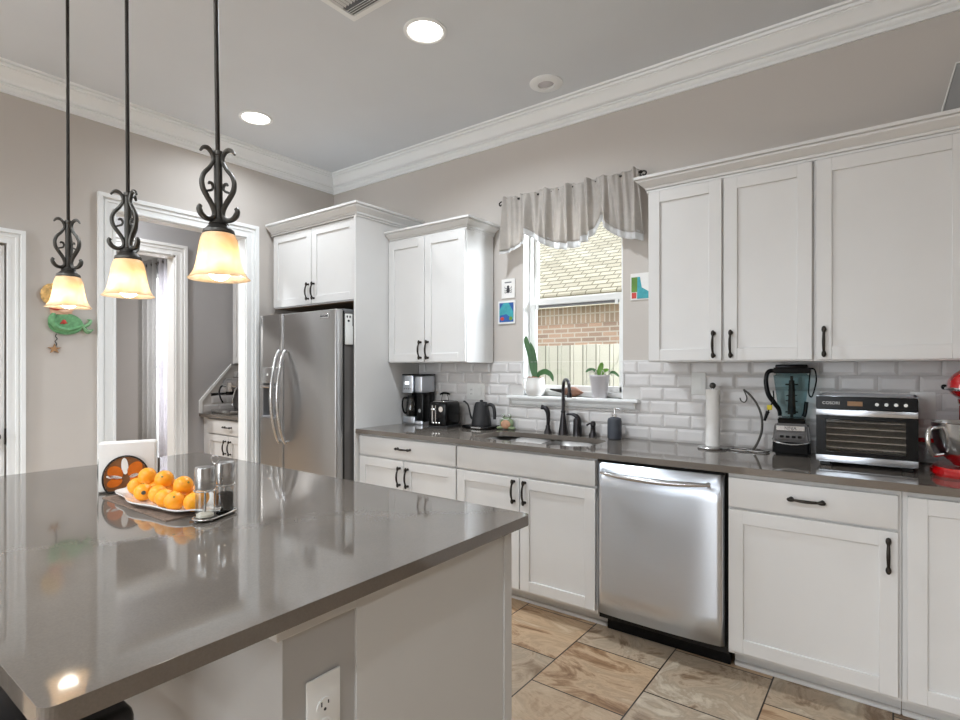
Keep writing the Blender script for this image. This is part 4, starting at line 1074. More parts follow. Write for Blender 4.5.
MB().cyl((0.068, -0.092, 0.10), (0.068, -0.088, 0.10), 0.013).build('knob', 'steelplain', cf, local=True)

# toaster
to = thing('toaster', 'black and chrome two-slot toaster beside the coffee maker', 'toaster', (1.442, -0.172, CT), math.radians(12))
to.scale = (0.86, 0.80, 0.98)
MB().box(-0.085, 0.085, -0.125, 0.135, 0.012, 0.185, 0.028, 4).build('body', 'black', to, local=True)
MB().box(-0.080, 0.080, -0.131, -0.118, 0.014, 0.178, 0.010, 3).build('front_panel', 'black', to, local=True)
MB().box(-0.088, 0.088, -0.128, 0.138, 0.0, 0.018, 0.006, 2).build('base', 'blackmatte', to, local=True)
tp = MB().box(-0.055, 0.055, -0.10, 0.11, 0.183, 0.188, 0.002)
tp = tp.build('top_plate', 'chrome', to, local=True)
for sx in (-0.027, 0.027): MB().box(sx-0.014, sx+0.014, -0.085, 0.095, 0.1875, 0.1892).build('slot', 'darkgap', tp, local=True)
MB().box(-0.05, -0.015, -0.150, -0.13, 0.125, 0.142, 0.004, 2).build('lever', 'chrome', to, local=True)
MB().box(-0.052, -0.040, -0.1335, -0.129, 0.035, 0.16, 0.002).box(-0.022, -0.012, -0.1335, -0.129, 0.035, 0.16, 0.002).build('side_strips', 'steelplain', to, local=True)
MB().cyl((0.038, -0.131, 0.135), (0.038, -0.146, 0.135), 0.022, 0.019).build('dial', 'chrome', to, local=True)
for k in range(3): MB().box(-0.045+k*0.026, -0.027+k*0.026, -0.138, -0.130, 0.030, 0.044, 0.003, 2).build('button', 'chrome', to, local=True)
# small black-handled wire caddy behind the toaster
wc = thing('wire_rack', 'small wire rack with black handle behind the toaster', 'rack', (1.330, -0.0380, CT))
wc.scale = (0.9, 0.9, 0.86)
rk = MB().tube(cr([(-0.045, 0, 0.004), (-0.042, 0, 0.15), (-0.030, 0, 0.235), (-0.02, 0, 0.262)]), 0.003, 8).tube(cr([(0.055, 0, 0.004), (0.050, 0, 0.15), (0.035, 0, 0.235), (0.02, 0, 0.262)]), 0.003, 8)
rk.tube([(-0.05, 0.025, 0.003), (0.06, 0.025, 0.003), (0.06, -0.025, 0.003), (-0.05, -0.025, 0.003)], 0.003, 8, closed=True).tube([(0.043, 0, 0.19), (-0.038, 0, 0.19)], 0.003, 8)
rk.build('wire_frame', 'bronze', wc, local=True)
MB().tube(cr([(-0.05, 0, 0.255), (-0.02, 0, 0.268), (0.02, 0, 0.268), (0.05, 0, 0.260)]), [0.007, 0.009, 0.009, 0.007], 10).build('handle', 'black', wc, local=True)

# gooseneck kettle on its base
ke = thing('gooseneck_kettle', 'dark grey gooseneck electric kettle beside the toaster', 'kettle', (1.712, -0.098, CT), math.radians(0))
ke.scale = (1.03, 1.03, 1.06)
MB().box(-0.115, 0.105, -0.075, 0.075, 0.0, 0.022, 0.010, 3).build('heating_base', 'black', ke, local=True)
MB().box(-0.03, 0.05, -0.0765, -0.074, 0.007, 0.016).build('control_strip', 'steelplain', ke, local=True)
MB().lathe([(0.001, 0.022), (0.066, 0.022), (0.067, 0.030), (0.063, 0.06), (0.055, 0.11), (0.046, 0.155), (0.043, 0.163), (0.001, 0.163)], (0, 0, 0), 36).build('body', 'blackmatte', ke, local=True)
MB().lathe([(0.001, 0.163), (0.041, 0.163), (0.039, 0.170), (0.012, 0.174), (0.010, 0.184), (0.001, 0.186)], (0, 0, 0), 28).build('lid', 'blackmatte', ke, local=True)
MB().tube(cr([(-0.055, 0, 0.055), (-0.085, 0, 0.065), (-0.098, 0, 0.10), (-0.112, 0, 0.145), (-0.138, 0, 0.168), (-0.152, 0, 0.170)]), [0.009, 0.0075, 0.006, 0.0055, 0.0052, 0.005], 10).build('spout', 'blackmatte', ke, local=True)
MB().tube(cr([(0.045, 0, 0.150), (0.075, 0, 0.158), (0.100, 0, 0.142), (0.108, 0, 0.105), (0.108, 0, 0.065)]), [0.009, 0.011, 0.012, 0.012, 0.010], 10).build('handle', 'blackmatte', ke, local=True)

# frog scrubby holder
fo = thing('frog_holder', 'green ceramic frog sponge holder behind the left sink bowl', 'holder', (1.893, -0.058, CT), math.radians(12))
fo.scale = (0.92, 0.92, 1.0)
MB().ball((0, 0.01, 0.042), (0.055, 0.032, 0.042)).ball((-0.045, -0.01, 0.012), (0.028, 0.026, 0.012)).ball((0.045, -0.01, 0.012), (0.028, 0.026, 0.012)).build('body', 'frog', fo, local=True)
MB().ball((-0.026, 0, 0.092), 0.013).ball((0.026, 0, 0.092), 0.013).build('eye_bumps', 'frog', fo, local=True)
MB().ball((-0.026, -0.008, 0.094), 0.0095).ball((0.026, -0.008, 0.094), 0.0095).build('eyes', 'white', fo, local=True)
MB().ball((-0.026, -0.017, 0.096), 0.0035).ball((0.026, -0.017, 0.096), 0.0035).build('pupils', 'black', fo, local=True)
MB().tube(cr([(-0.028, -0.02, 0.076), (0, -0.026, 0.070), (0.028, -0.02, 0.076)]), 0.002, 6).build('mouth', 'white', fo, local=True)
MB().ball((0, -0.018, 0.036), (0.038, 0.016, 0.030)).build('scrubber', 'frogbelly', fo, local=True)

# faucet set
def at(name, lb, cat, x, y, z=CT, rot=0, group=None): return thing(name, lb, cat, (x, y, z), math.radians(rot), group)
FX = 'faucet'
f = at('side_sprayer', 'dark bronze side sprayer left of the tall faucet', 'sprayer', 2.215, -0.060)
MB().lathe([(0.001, 0), (0.026, 0), (0.024, 0.012), (0.016, 0.03), (0.014, 0.05), (0.001, 0.05)]).build('holder', 'faucet', f, local=True)
MB().tube(cr([(0, 0, 0.045), (0.002, 0, 0.09), (0.0, 0, 0.13), (-0.012, -0.003, 0.155), (-0.030, -0.008, 0.165)]), [0.010, 0.012, 0.015, 0.016, 0.012], 12).cyl((-0.026, -0.007, 0.163), (-0.042, -0.012, 0.166), 0.014, 0.016, 14).build('spray_wand', 'faucet', f, local=True)
f = at('kitchen_faucet', 'tall dark bronze gooseneck faucet in front of the window', 'faucet', 2.322, -0.055)
MB().lathe([(0.001, 0), (0.031, 0), (0.030, 0.012), (0.024, 0.05), (0.018, 0.10), (0.013, 0.135), (0.016, 0.14), (0.015, 0.148), (0.001, 0.148)]).build('base', 'faucet', f, local=True)
MB().tube(cr([(0, 0, 0.14), (0, 0, 0.24), (0.002, -0.003, 0.285), (0.016, -0.022, 0.328), (0.048, -0.056, 0.345), (0.084, -0.092, 0.330), (0.100, -0.110, 0.29), (0.101, -0.112, 0.262)], 8), 0.0105, 14).build('spout', 'faucet', f, local=True)
MB().cyl((0.101, -0.112, 0.268), (0.101, -0.112, 0.238), 0.013, 0.016).build('aerator', 'faucet', f, local=True)
f = at('faucet_handle', 'dark bronze single lever faucet control right of the tall spout', 'faucet handle', 2.420, -0.055)
MB().lathe([(0.001, 0), (0.029, 0), (0.027, 0.02), (0.025, 0.07), (0.026, 0.088), (0.022, 0.104), (0.001, 0.112)]).build('base', 'faucet', f, local=True)
MB().tube(cr([(0.008, 0, 0.098), (-0.004, -0.005, 0.118), (-0.030, -0.014, 0.130), (-0.062, -0.026, 0.130)]), [0.016, 0.014, 0.009, 0.006], 12).build('lever', 'faucet', f, local=True)
f = at('built_in_soap_pump', 'short dark bronze built-in soap pump right of the faucet lever', 'soap dispenser', 2.525, -0.055)
MB().lathe([(0.001, 0), (0.026, 0), (0.024, 0.012), (0.016, 0.03), (0.014, 0.048), (0.017, 0.055), (0.001, 0.055)]).build('base', 'faucet', f, local=True)
MB().lathe([(0.001, 0.055), (0.013, 0.056), (0.017, 0.075), (0.012, 0.092), (0.001, 0.095)]).tube(cr([(0, 0, 0.078), (-0.020, -0.008, 0.078), (-0.036, -0.014, 0.066)]), 0.006, 8).build('pump_head', 'faucet', f, local=True)

f = at('soap_bottle', 'dark slate soap bottle with chrome pump right of the sink', 'soap dispenser', 2.680, -0.095)
MB().lathe([(0.001, 0), (0.034, 0), (0.040, 0.006), (0.041, 0.02), (0.041, 0.105), (0.037, 0.122), (0.020, 0.130), (0.014, 0.131), (0.001, 0.131)]).build('bottle', 'darksoap', f, local=True)
MB().lathe([(0.001, 0.13), (0.016, 0.13), (0.016, 0.146), (0.006, 0.148), (0.005, 0.17), (0.011, 0.172), (0.011, 0.182), (0.001, 0.184)]).tube([(0, 0, 0.178), (0.030, -0.012, 0.178), (0.042, -0.017, 0.173)], 0.0045, 8).build('pump', 'chrome', f, local=True)

# paper towel
f = at('paper_towel_stand', 'steel paper towel stand with ball finial on the counter', 'stand', 3.235, -0.14)
MB().lathe([(0.001, 0), (0.072, 0), (0.074, 0.006), (0.070, 0.011), (0.001, 0.013)]).build('base', 'steelplain', f, local=True)
MB().cyl((0, 0, 0.01), (0, 0, 0.315), 0.006).build('post', 'steelplain', f, local=True)
MB().ball((0, 0, 0.325), 0.016).build('finial', 'iron', f, local=True)
f = at('paper_towel_roll', 'slim white paper towel roll on the steel stand', 'paper towels', 3.235, -0.14, CT+0.0135)
MB().lathe([(0.010, 0), (0.0335, 0), (0.034, 0.003), (0.034, 0.289), (0.0335, 0.292), (0.010, 0.292)], seg=40, close=True).build('roll', 'paper', f, local=True)

# banana hook
f = at('banana_hook', 'curved dark wire banana hook on looped base beside the blender', 'fruit hook', 3.40, -0.125, CT, 0)
MB().tube([(-0.035+0.055*math.cos(t), 0.04*math.sin(t), 0.005) for t in [2*PI*k/28 for k in range(28)]], 0.0045, 8, closed=True).tube([(0.045+0.048*math.cos(t), 0.04*math.sin(t), 0.006) for t in [2*PI*k/28 for k in range(28)]], 0.0045, 8, closed=True).build('base_loops', 'steelplain', f, local=True)
MB().tube(cr([(0.022, 0, 0.006), (0.045, 0, 0.05), (0.062, 0, 0.11), (0.060, 0, 0.18), (0.038, 0, 0.24), (0.005, 0, 0.285), (-0.022, 0, 0.308)], 8), [0.006, 0.0058, 0.0055, 0.005, 0.0045], 10).build('arm', 'iron', f, local=True)
MB().tube(cr([(-0.022, 0, 0.308), (-0.012, 0, 0.286), (-0.006, 0, 0.262), (-0.016, 0, 0.244), (-0.032, 0, 0.25), (-0.038, 0, 0.266)]), 0.003, 8).build('hook', 'iron', f, local=True)

# blender
bl = at('blender', 'black countertop blender with teal-tinted pitcher and dangling cord', 'blender', 3.590, -0.115, CT, 6)
bl.scale = (0.90, 0.90, 1.02)
def rbox(m_, x, y, z0, z1, x2, y2, bev=0.012):
    b = bmesh.new()
    vs = [b.verts.new(p) for p in ((-x, -y, z0), (x, -y, z0), (x, y, z0), (-x, y, z0), (-x2, -y2, z1), (x2, -y2, z1), (x2, y2, z1), (-x2, y2, z1))]
    for q in ((3, 2, 1, 0), (4, 5, 6, 7), (0, 1, 5, 4), (1, 2, 6, 5), (2, 3, 7, 6), (3, 0, 4, 7)): b.faces.new([vs[i] for i in q])
    if bev: bmesh.ops.bevel(b, geom=b.edges[:], offset=bev, segments=3, affect='EDGES')
    m_._join(b); return m_
rbox(MB(), 0.088, 0.085, 0.0, 0.075, 0.088, 0.085, 0.014).build('base', 'black', bl, local=True)
rbox(MB(), 0.088, 0.086, 0.065, 0.150, 0.078, 0.078, 0.012).build('motor_housing', 'fridgeside', bl, local=True)
rbox(MB(), 0.060, 0.062, 0.145, 0.175, 0.066, 0.066, 0.006).build('collar', 'black', bl, local=True)
MB().box(-0.070, 0.062, -0.0915, -0.075, 0.118, 0.142, 0.002).build('name_band', 'steelplain', bl, local=True)
text('lettering', 'NINJA', 0.020, 'textdark', bl, front_mt(-0.004, -0.0925, 0.130))
MB().box(-0.066, 0.062, -0.0925, -0.078, 0.074, 0.108, 0.005, 2).build('button_panel', 'fridgeside', bl, local=True)
for k in range(4): MB().box(-0.052+k*0.027, -0.034+k*0.027, -0.0945, -0.092, 0.086, 0.097, 0.002).build('button', 'black', bl, local=True)
MB().tube(cr([(-0.088, -0.06, 0.078), (-0.075, -0.090, 0.066), (0, -0.094, 0.056), (0.075, -0.090, 0.066), (0.088, -0.06, 0.078)]), 0.003, 8).build('trim_line', 'steelplain', bl, local=True)
pit = rbox(MB(), 0.055, 0.055, 0.172, 0.385, 0.085, 0.080, 0.012).build('pitcher', 'tealglass', bl, local=True)
MB().tube(cr([(-0.075, 0, 0.395), (-0.110, -0.005, 0.390), (-0.122, -0.005, 0.350), (-0.112, -0.005, 0.285), (-0.085, -0.003, 0.245), (-0.060, 0, 0.21), (-0.055, 0, 0.18)]), [0.010, 0.011, 0.012, 0.012, 0.011, 0.010], 12).build('handle', 'black', bl, local=True)
MB().tube(cr([(0.055, 0, 0.18), (0.062, 0, 0.20), (0.068, 0, 0.25)]), 0.010, 10).build('rear_rib', 'black', bl, local=True)
rbox(MB(), 0.087, 0.082, 0.383, 0.410, 0.088, 0.083, 0.006).box(-0.075, 0.075, -0.07, 0.07, 0.405, 0.424, 0.006, 2).build('lid', 'black', bl, local=True)
bs = MB().cyl((0, 0, 0.176), (0, 0, 0.37), 0.007)
for k in range(6):
    a = k*1.3; z = 0.20+k*0.026
    bs.box(-0.030, 0.030, -0.006, 0.006, -0.0015, 0.0015, mt=Matrix.Translation((0, 0, z)) @ Matrix.Rotation(a, 4, 'Z') @ Matrix.Rotation(0.3, 4, 'X'))
bs.cyl((0, 0, 0.19), (0, 0, 0.35), 0.020, 0.013).build('blade_tower', 'black', bl, local=True)
MB().tube(cr([(0.080, 0.0, 0.405), (0.105, -0.02, 0.40), (0.112, -0.03, 0.35), (0.098, -0.035, 0.29), (0.088, -0.04, 0.275), (0.078, -0.045, 0.30), (0.085, -0.06, 0.40)], 6), 0.0035, 8).build('power_cord', 'black', bl, local=True)
MB().tube(cr([(-0.085, -0.05, 0.30), (-0.082, -0.08, 0.26), (-0.098, -0.09, 0.225), (-0.108, -0.09, 0.20)], 6), 0.0035, 8).build('power_cord', 'black', bl, local=True)
MB().box(-0.112, -0.088, -0.096, -0.084, 0.212, 0.235, 0.002).build('cord_tag', 'yellow', bl, local=True)
MB().cyl((-0.108, -0.09, 0.205), (-0.124, -0.092, 0.160), 0.010, 0.006).build('plug', 'black', bl, local=True)

# food dehydrator
DX, DY = 3.888, -0.205
fd = at('food_dehydrator', 'stainless steel tabletop dehydrator with glass door and wire trays', 'food dehydrator', DX, DY, CT)
W = 0.172; YF = -0.175
MB().box(-W, W, -0.16, 0.175, 0.018, 0.030).box(-W, W, -0.16, 0.175, 0.285, 0.298, 0.002).box(-W, -W+0.010, -0.16, 0.175, 0.018, 0.298).box(W-0.010, W, -0.16, 0.175, 0.018, 0.298).box(-W, W, 0.165, 0.175, 0.018, 0.298).build('body', 'steel', fd, local=True)
MB().box(-W+0.01, W-0.01, 0.158, 0.166, 0.03, 0.285).build('inner_back', 'tray', fd, local=True)
MB().box(-W, W, YF, -0.158, 0.243, 0.296, 0.002).build('control_panel', 'black', fd, local=True)
text('lettering', 'COSORI', 0.017, 'text', fd, front_mt(-0.118, YF-0.0008, 0.268))
MB().box(-0.060, -0.008, YF-0.0012, YF+0.002, 0.258, 0.277).build('display', 'display', fd, local=True)
for k in range(4): MB().cyl((0.040+k*0.031, YF-0.002, 0.267), (0.040+k*0.031, YF+0.002, 0.267), 0.0068, seg=18).build('button', 'white', fd, local=True)
MB().box(-W, W, YF-0.010, -0.158, 0.216, 0.242, 0.003, 2).build('door_handle_bar', 'steel', fd, local=True)
MB().box(-W, W, YF-0.004, -0.158, 0.022, 0.048, 0.002, 2).build('lower_bar', 'steel', fd, local=True)
dg_ = MB()
dg_.box(-W, -W+0.036, YF, -0.162, 0.048, 0.216, 0.001).box(W-0.038, W, YF, -0.162, 0.048, 0.216, 0.001).box(-W, W, YF+0.0004, -0.162, 0.048, 0.064, 0.001).box(-W, W, YF+0.0004, -0.162, 0.200, 0.216, 0.001)
dg_.build('door_frame', 'black', fd, local=True)
MB().box(-W+0.035, W-0.037, YF+0.003, YF+0.006, 0.063, 0.201).build('door_glass', 'ovenglass', fd, local=True)
for k in range(5):
    z = 0.078+k*0.0275
    t = MB().box(-W+0.014, W-0.014, -0.150, -0.146, z-0.001, z+0.0025)
    t.box(-W+0.014, W-0.014, -0.148, 0.150, z, z+0.001)
    t.build('wire_tray', 'tray', fd, local=True)
for sx in (-1, 1):
    for yy in (-0.14, 0.14): MB().box(sx*0.14-0.02, sx*0.14+0.02, yy-0.015, yy+0.015, 0, 0.019, 0.003).build('foot', 'black', fd, local=True)

# stand mixer
mx = at('stand_mixer', 'glossy red stand mixer with steel bowl at the right edge', 'mixer', 4.232, -0.255, CT, -12)
MB().prism(superloop(0, -0.01, 0.125, 0.17, 40, 2.8), 0.0, 0.035, 'xy', 0.010).build('base', 'red', mx, local=True)
MB().prism(superloop(0, 0.115, 0.058, 0.05, 28, 3), 0.03, 0.30, 'xy', 0.008).build('pedestal', 'red', mx, local=True)
MB().box(-0.082, 0.082, 0.045, 0.10, 0.125, 0.175, 0.012, 3).build('bowl_arms', 'red', mx, local=True)
MB().ball((0, 0.00, 0.350), (0.077, 0.175, 0.066), 32, 20).ball((0, 0.10, 0.285), (0.062, 0.07, 0.05), 24, 14).build('head', 'red', mx, local=True)
MB().tube([(0.078*math.cos(t), 0.178*math.sin(t), 0.336) for t in [2*PI*k/48 for k in range(48)]], 0.0065, 8, closed=True, flat=1.0).build('trim_band', 'chrome', mx, local=True)
MB().cyl((-0.062, 0.06, 0.338), (-0.092, 0.06, 0.338), 0.005).ball((-0.098, 0.06, 0.338), 0.011).build('speed_lever', 'black', mx, local=True)
MB().cyl((0, -0.17, 0.345), (0, -0.188, 0.345), 0.022, 0.018).build('hub', 'red', mx, local=True)
MB().cyl((0, -0.075, 0.30), (0, -0.075, 0.245), 0.028, 0.022).cyl((0, -0.075, 0.245), (0, -0.075, 0.12), 0.006).build('beater_shaft', 'steelplain', mx, local=True)
MB().lathe([(0.001, 0.042), (0.045, 0.042), (0.050, 0.050), (0.075, 0.075), (0.096, 0.115), (0.104, 0.16), (0.106, 0.205), (0.109, 0.207), (0.1045, 0.208), (0.102, 0.16), (0.094, 0.117), (0.073, 0.078), (0.001, 0.055)], (0, 0, 0), 48, mt=Matrix.Translation((0, -0.075, 0)) @ Matrix.Diagonal((1.1, 1.1, 1, 1))).build('bowl', 'steelplain', mx, local=True)
MB().tube(cr([(-0.088, -0.150, 0.185), (-0.105, -0.180, 0.180), (-0.108, -0.190, 0.135), (-0.096, -0.172, 0.085), (-0.068, -0.145, 0.085)], 6), [0.006, 0.008, 0.009, 0.008, 0.006], 10).build('bowl_handle', 'chrome', mx, local=True)

# dark red canister behind dehydrator? small jar
jr = at('red_lidded_jar', 'small glass jar with red lid between the dehydrator and the mixer', 'jar', 4.100, -0.052, CT)
MB().lathe([(0.001, 0), (0.033, 0), (0.036, 0.008), (0.036, 0.085), (0.030, 0.095), (0.001, 0.095)]).build('jar_body', 'clear', jr, local=True)
MB().lathe([(0.001, 0.095), (0.033, 0.095), (0.033, 0.113), (0.001, 0.115)]).build('lid', 'red', jr, local=True)

# grey speaker box on top of wall cabinets
sb = thing('slanted_grey_box', 'slanted grey metal tray leaning on top of the right wall cabinets', 'tray', (4.36, -0.20, 2.318))
MB().prism([(4.128, 2.3185), (4.182, 2.545), (4.192, 2.555), (4.60, 2.555), (4.60, 2.3185)], -0.235, -0.12, 'xz', 0.004).build('shell', 'speaker', sb)
MB().tube([(4.128, -0.237, 2.325), (4.182, -0.237, 2.548), (4.60, -0.237, 2.557)], 0.0035, 8).build('rim', 'white', sb)

# ================================================================== WINDOW SILL ITEMS
SZ = 1.146
def blade(m_, base, pts, w, n=10, thick=0.0012):
    """strap leaf along pts with half-widths w"""
    C_ = cr(pts, 6); N = len(C_)
    b = bmesh.new(); rows = []
    for i, p in enumerate(C_):
        t = (C_[min(N-1, i+1)]-C_[max(0, i-1)]).normalized()
        f = i/(N-1); ww = w*(0.35+0.65*math.sin(PI*min(1, f*0.9+0.08)))*(1 if f < 0.85 else max(0.05, (1-f)/0.15)**0.6)
        a = t.cross(Vector((0.25, -1, 0.15))); a.normalize(); up = a.cross(t)
        rows.append([b.verts.new(Vector(base)+p+a*ww*s_+up*0.15*ww*abs(s_)) for s_ in (-1, -0.5, 0, 0.5, 1)])
    for A, B in zip(rows, rows[1:]):
        for k in range(4): b.faces.new((A[k], A[k+1], B[k+1], B[k]))
    bmesh.ops.recalc_face_normals(b, faces=b.faces)
    bmesh.ops.solidify(b, geom=b.faces[:], thickness=thick)
    m_._join(b); return m_
po = thing('potted_orchid', 'orchid with long leaves in white pitcher-shaped pot on the window sill', 'plant', (2.085, 0.0, SZ))
po.scale = (1, 1, 1.08)
MB().lathe([(0.001, 0), (0.045, 0), (0.058, 0.012), (0.066, 0.045), (0.064, 0.08), (0.056, 0.105), (0.058, 0.112), (0.054, 0.112), (0.052, 0.10), (0.001, 0.10)]).build('pot', 'ceramic', po, local=True)
MB().tube(cr([(-0.055, -0.01, 0.10), (-0.078, -0.014, 0.108), (-0.090, -0.016, 0.085), (-0.084, -0.015, 0.05), (-0.063, -0.010, 0.032)]), 0.005, 8).build('pot_handle', 'ceramic', po, local=True)
bk = MB()
for k in range(22):
    a = random.random()*6.28; rr = random.random()**.5*0.045
    bk.ball((rr*math.cos(a), rr*math.sin(a), 0.106+random.random()*0.008), (0.012, 0.008, 0.006), 8, 6)
bk.build('bark', 'bark', po, local=True)
for pts, w in (([(0.0, 0, 0.105), (-0.018, 0.0, 0.16), (-0.036, 0, 0.25), (-0.062, -0.01, 0.33), (-0.066, -0.012, 0.37)], 0.021), ([(0.002, 0, 0.105), (0.002, 0, 0.18), (-0.010, 0, 0.26), (-0.034, -0.01, 0.33)], 0.014), ([(0.005, 0, 0.105), (0.03, 0, 0.135), (0.08, -0.01, 0.148), (0.125, -0.015, 0.13), (0.145, -0.018, 0.09)], 0.017)):
    blade(MB(), (0, 0, 0), pts, w).build('leaf', 'leaf', po, local=True)
p2 = thing('potted_orchid', 'small orchid in tapered pale pot on the right end of the sill', 'plant', (2.540, 0.005, SZ))
p2.scale = (1, 1, 1.12)
MB().lathe([(0.001, 0), (0.042, 0), (0.044, 0.004), (0.060, 0.115), (0.063, 0.118), (0.062, 0.126), (0.056, 0.126), (0.054, 0.11), (0.001, 0.108)]).build('pot', 'pot2', p2, local=True)
for pts, w, mm in (([(0.0, 0, 0.11), (0.0, 0, 0.14), (0.012, 0, 0.175), (0.022, -0.004, 0.195)], 0.017, 'leaf2'), ([(0.0, 0, 0.115), (-0.03, 0, 0.150), (-0.065, -0.01, 0.155), (-0.088, -0.012, 0.14)], 0.009, 'leaf'), ([(0.0, 0, 0.115), (0.03, 0, 0.148), (0.065, -0.005, 0.155)], 0.011, 'leaf2'), ([(0.06, 0, 0.14), (0.10, -0.01, 0.14), (0.135, -0.02, 0.118)], 0.008, 'leaf')):
    blade(MB(), (0, 0, 0), pts, w).build('leaf', mm, p2, local=True)
rt = MB()
for k in range(7):
    a = k*0.9
    rt.tube(cr([(0.02*math.cos(a), 0.02*math.sin(a), 0.11), (0.045*math.cos(a), 0.03*math.sin(a), 0.15), (0.07*math.cos(a), 0.03*math.sin(a), 0.135), (0.075*math.cos(a)+.01, 0.03*math.sin(a), 0.12)]), 0.0028, 6)
rt.tube(cr([(0.06, 0, 0.13), (0.095, -0.01, 0.17), (0.12, -0.01, 0.20), (0.125, -0.01, 0.225)]), 0.002, 6)
rt.build('aerial_roots', 'root', p2, local=True)
od = thing('wooden_bird', 'long-tailed brown wooden ornament lying on the sill between the two pots', 'ornament', (2.320, 0.02, SZ))
MB().lathe([(0.001, -0.075), (0.012, -0.06), (0.026, -0.035), (0.033, 0.0), (0.030, 0.03), (0.018, 0.055), (0.010, 0.068), (0.001, 0.085)], (0, 0, 0), 24, mt=Matrix.Translation((0.020, 0, 0.033)) @ Matrix.Rotation(math.radians(93), 4, 'Y')).build('body', 'wood', od, local=True)
MB().tube(cr([(-0.045, 0, 0.036), (-0.09, 0, 0.040), (-0.135, 0, 0.045)]), [0.016, 0.009, 0.004], 10).build('tail', 'bronze', od, local=True)
MB().lathe([(0.0325, -0.004), (0.0335, 0.0), (0.0325, 0.006)], (0, 0, 0), 24, mt=Matrix.Translation((0.022, 0, 0.033)) @ Matrix.Rotation(math.radians(80), 4, 'Y')).build('white_stripe', 'ceramic', od, local=True)

# ================================================================== ISLAND TABLEWARE
# napkin holder
nh = thing('napkin_holder', 'metal napkin holder with round orange and brown stained-glass disc', 'napkin holder', (1.900, -2.350, CT), math.radians(70-5))
# local x = width, -y = towards camera
MB().box(-0.095, 0.095, -0.030, 0.030, 0, 0.006, 0.002).box(-0.095, 0.095, 0.026, 0.030, 0, 0.10, 0.001).tube(cr([(-0.098, 0.028, 0.0), (-0.104, 0.028, 0.06), (-0.098, 0.028, 0.12), (-0.09, 0.028, 0.13)]), 0.005, 8).build('frame', 'iron', nh, local=True)
disc = MB()
def arc(cx, cz, r, n=28, a0=0, a1=2*PI): return [(cx+r*math.cos(a0+(a1-a0)*k/n), cz+r*math.sin(a0+(a1-a0)*k/n)) for k in range(n)]
RD, ZD = 0.073, 0.048
full = [(-0.012+RD*math.cos(t), max(0.004, ZD+RD*math.sin(t))) for t in [2*PI*k/40 for k in range(40)]]
disc.tube([(x_, -0.0335, z_) for x_, z_ in full], 0.0028, 8, closed=True)
disc.build('disc_rim', 'bronze', nh, local=True)
MB().prism([(-0.012+0.07*math.cos(t), max(0.006, ZD+0.07*math.sin(t))) for t in [2*PI*k/36 for k in range(36)]], -0.0335, -0.0305, 'xz').build('disc_glass', 'brownglass', nh, local=True)
def petal(a, l, w, mname, r0=0.012):
    c_, s_ = math.cos(a), math.sin(a); cx, cz = -0.012+c_*(r0+l/2), ZD+s_*(r0+l/2)
    pts = []
    for k in range(20):
        t = 2*PI*k/20; u_, v_ = l/2*math.cos(t), w/2*math.sin(t)
        pts.append((cx+u_*c_-v_*s_, max(0.008, cz+u_*s_+v_*c_)))
    MB().prism(pts, -0.0352, -0.0330, 'xz').build('glass_petal', mname, nh, local=True)
nh.scale = (0.9, 1, 1)
petal(math.radians(150), 0.052, 0.044, 'lightorange'); petal(math.radians(45), 0.056, 0.042, 'lightorange'); petal(math.radians(-5), 0.05, 0.036, 'lightorange'); petal(math.radians(200), 0.05, 0.03, 'lightorange'); petal(math.radians(95), 0.056, 0.022, 'paper'); petal(math.radians(172), 0.05, 0.012, 'paper'); petal(math.radians(15), 0.03, 0.012, 'paper')
nk = thing('napkin_stack', 'stack of white paper napkins standing in the metal holder', 'napkins', (1.896, -2.354, CT+0.0065), math.radians(65))
nk.scale = (0.9, 1, 1)
for k in range(7):
    y0 = -0.0285+k*0.0076; h = 0.158+0.006*((k*37) % 5)/5; dx_ = 0.004*((k*53) % 7-3)/3
    nm = MB().box(-0.088+dx_, 0.090+dx_, y0, y0+0.0066, 0, h, 0.0028, 2)
    nm.build('napkin', 'paper', nk, local=True)

# platter of oranges on a woven mat
tag(MB().prism([(1.96, -2.455), (2.405, -2.455), (2.405, -2.26), (1.96, -2.26)], CT, CT+0.003, 'xy').build('placemat', 'placemat'), 'brown woven placemat under the white orange platter', 'placemat')
PZ = CT+0.0032
pt = []
N = 60
for k in range(N):
    t = 2*PI*k/N
    rr = 1+0.06*math.cos(8*t+0.6)
    pt.append((0.265*rr*math.cos(t), 0.100*rr*math.sin(t)))
def platter():
    b = bmesh.new(); rows = []
    for f, z in ((0.0, 0.006), (0.45, 0.006), (0.72, 0.008), (0.90, 0.015), (1.0, 0.021), (1.0, 0.017), (0.88, 0.010), (0.7, 0.0), (0.0, 0.0)):
        rows.append([b.verts.new((p[0]*f, p[1]*f, z)) for p in pt] if f > 0 else [b.verts.new((0, 0, z))])
    for A, B in zip(rows, rows[1:]):
        for k in range(N):
            k2 = (k+1) % N
            if len(A) == 1: b.faces.new((A[0], B[k], B[k2]))
            elif len(B) == 1: b.faces.new((A[k], B[0], A[k2]))
            else: b.faces.new((A[k], B[k], B[k2], A[k2]))
    bmesh.ops.recalc_face_normals(b, faces=b.faces)
    m_ = MB(); m_.bm.free(); m_.bm = b; return m_
pl = platter().build('platter', 'ceramic')
pl.location = (2.205, -2.355, PZ); pl.rotation_euler = (0, 0, math.radians(2))
tag(pl, 'long white scalloped ceramic platter holding the oranges', 'platter')
def orange_mesh():
    m_ = MB().ball((0, 0, 0), (0.0270, 0.0270, 0.0258), 28, 18); return m_.mesh('orange')
OM = orange_mesh(); OM.materials.append(M['orange'])
nv = MB().cyl((0, 0, 0.0252), (0, 0, 0.0262), 0.003, seg=10).mesh('stem_scar'); nv.materials.append(M['navel'])
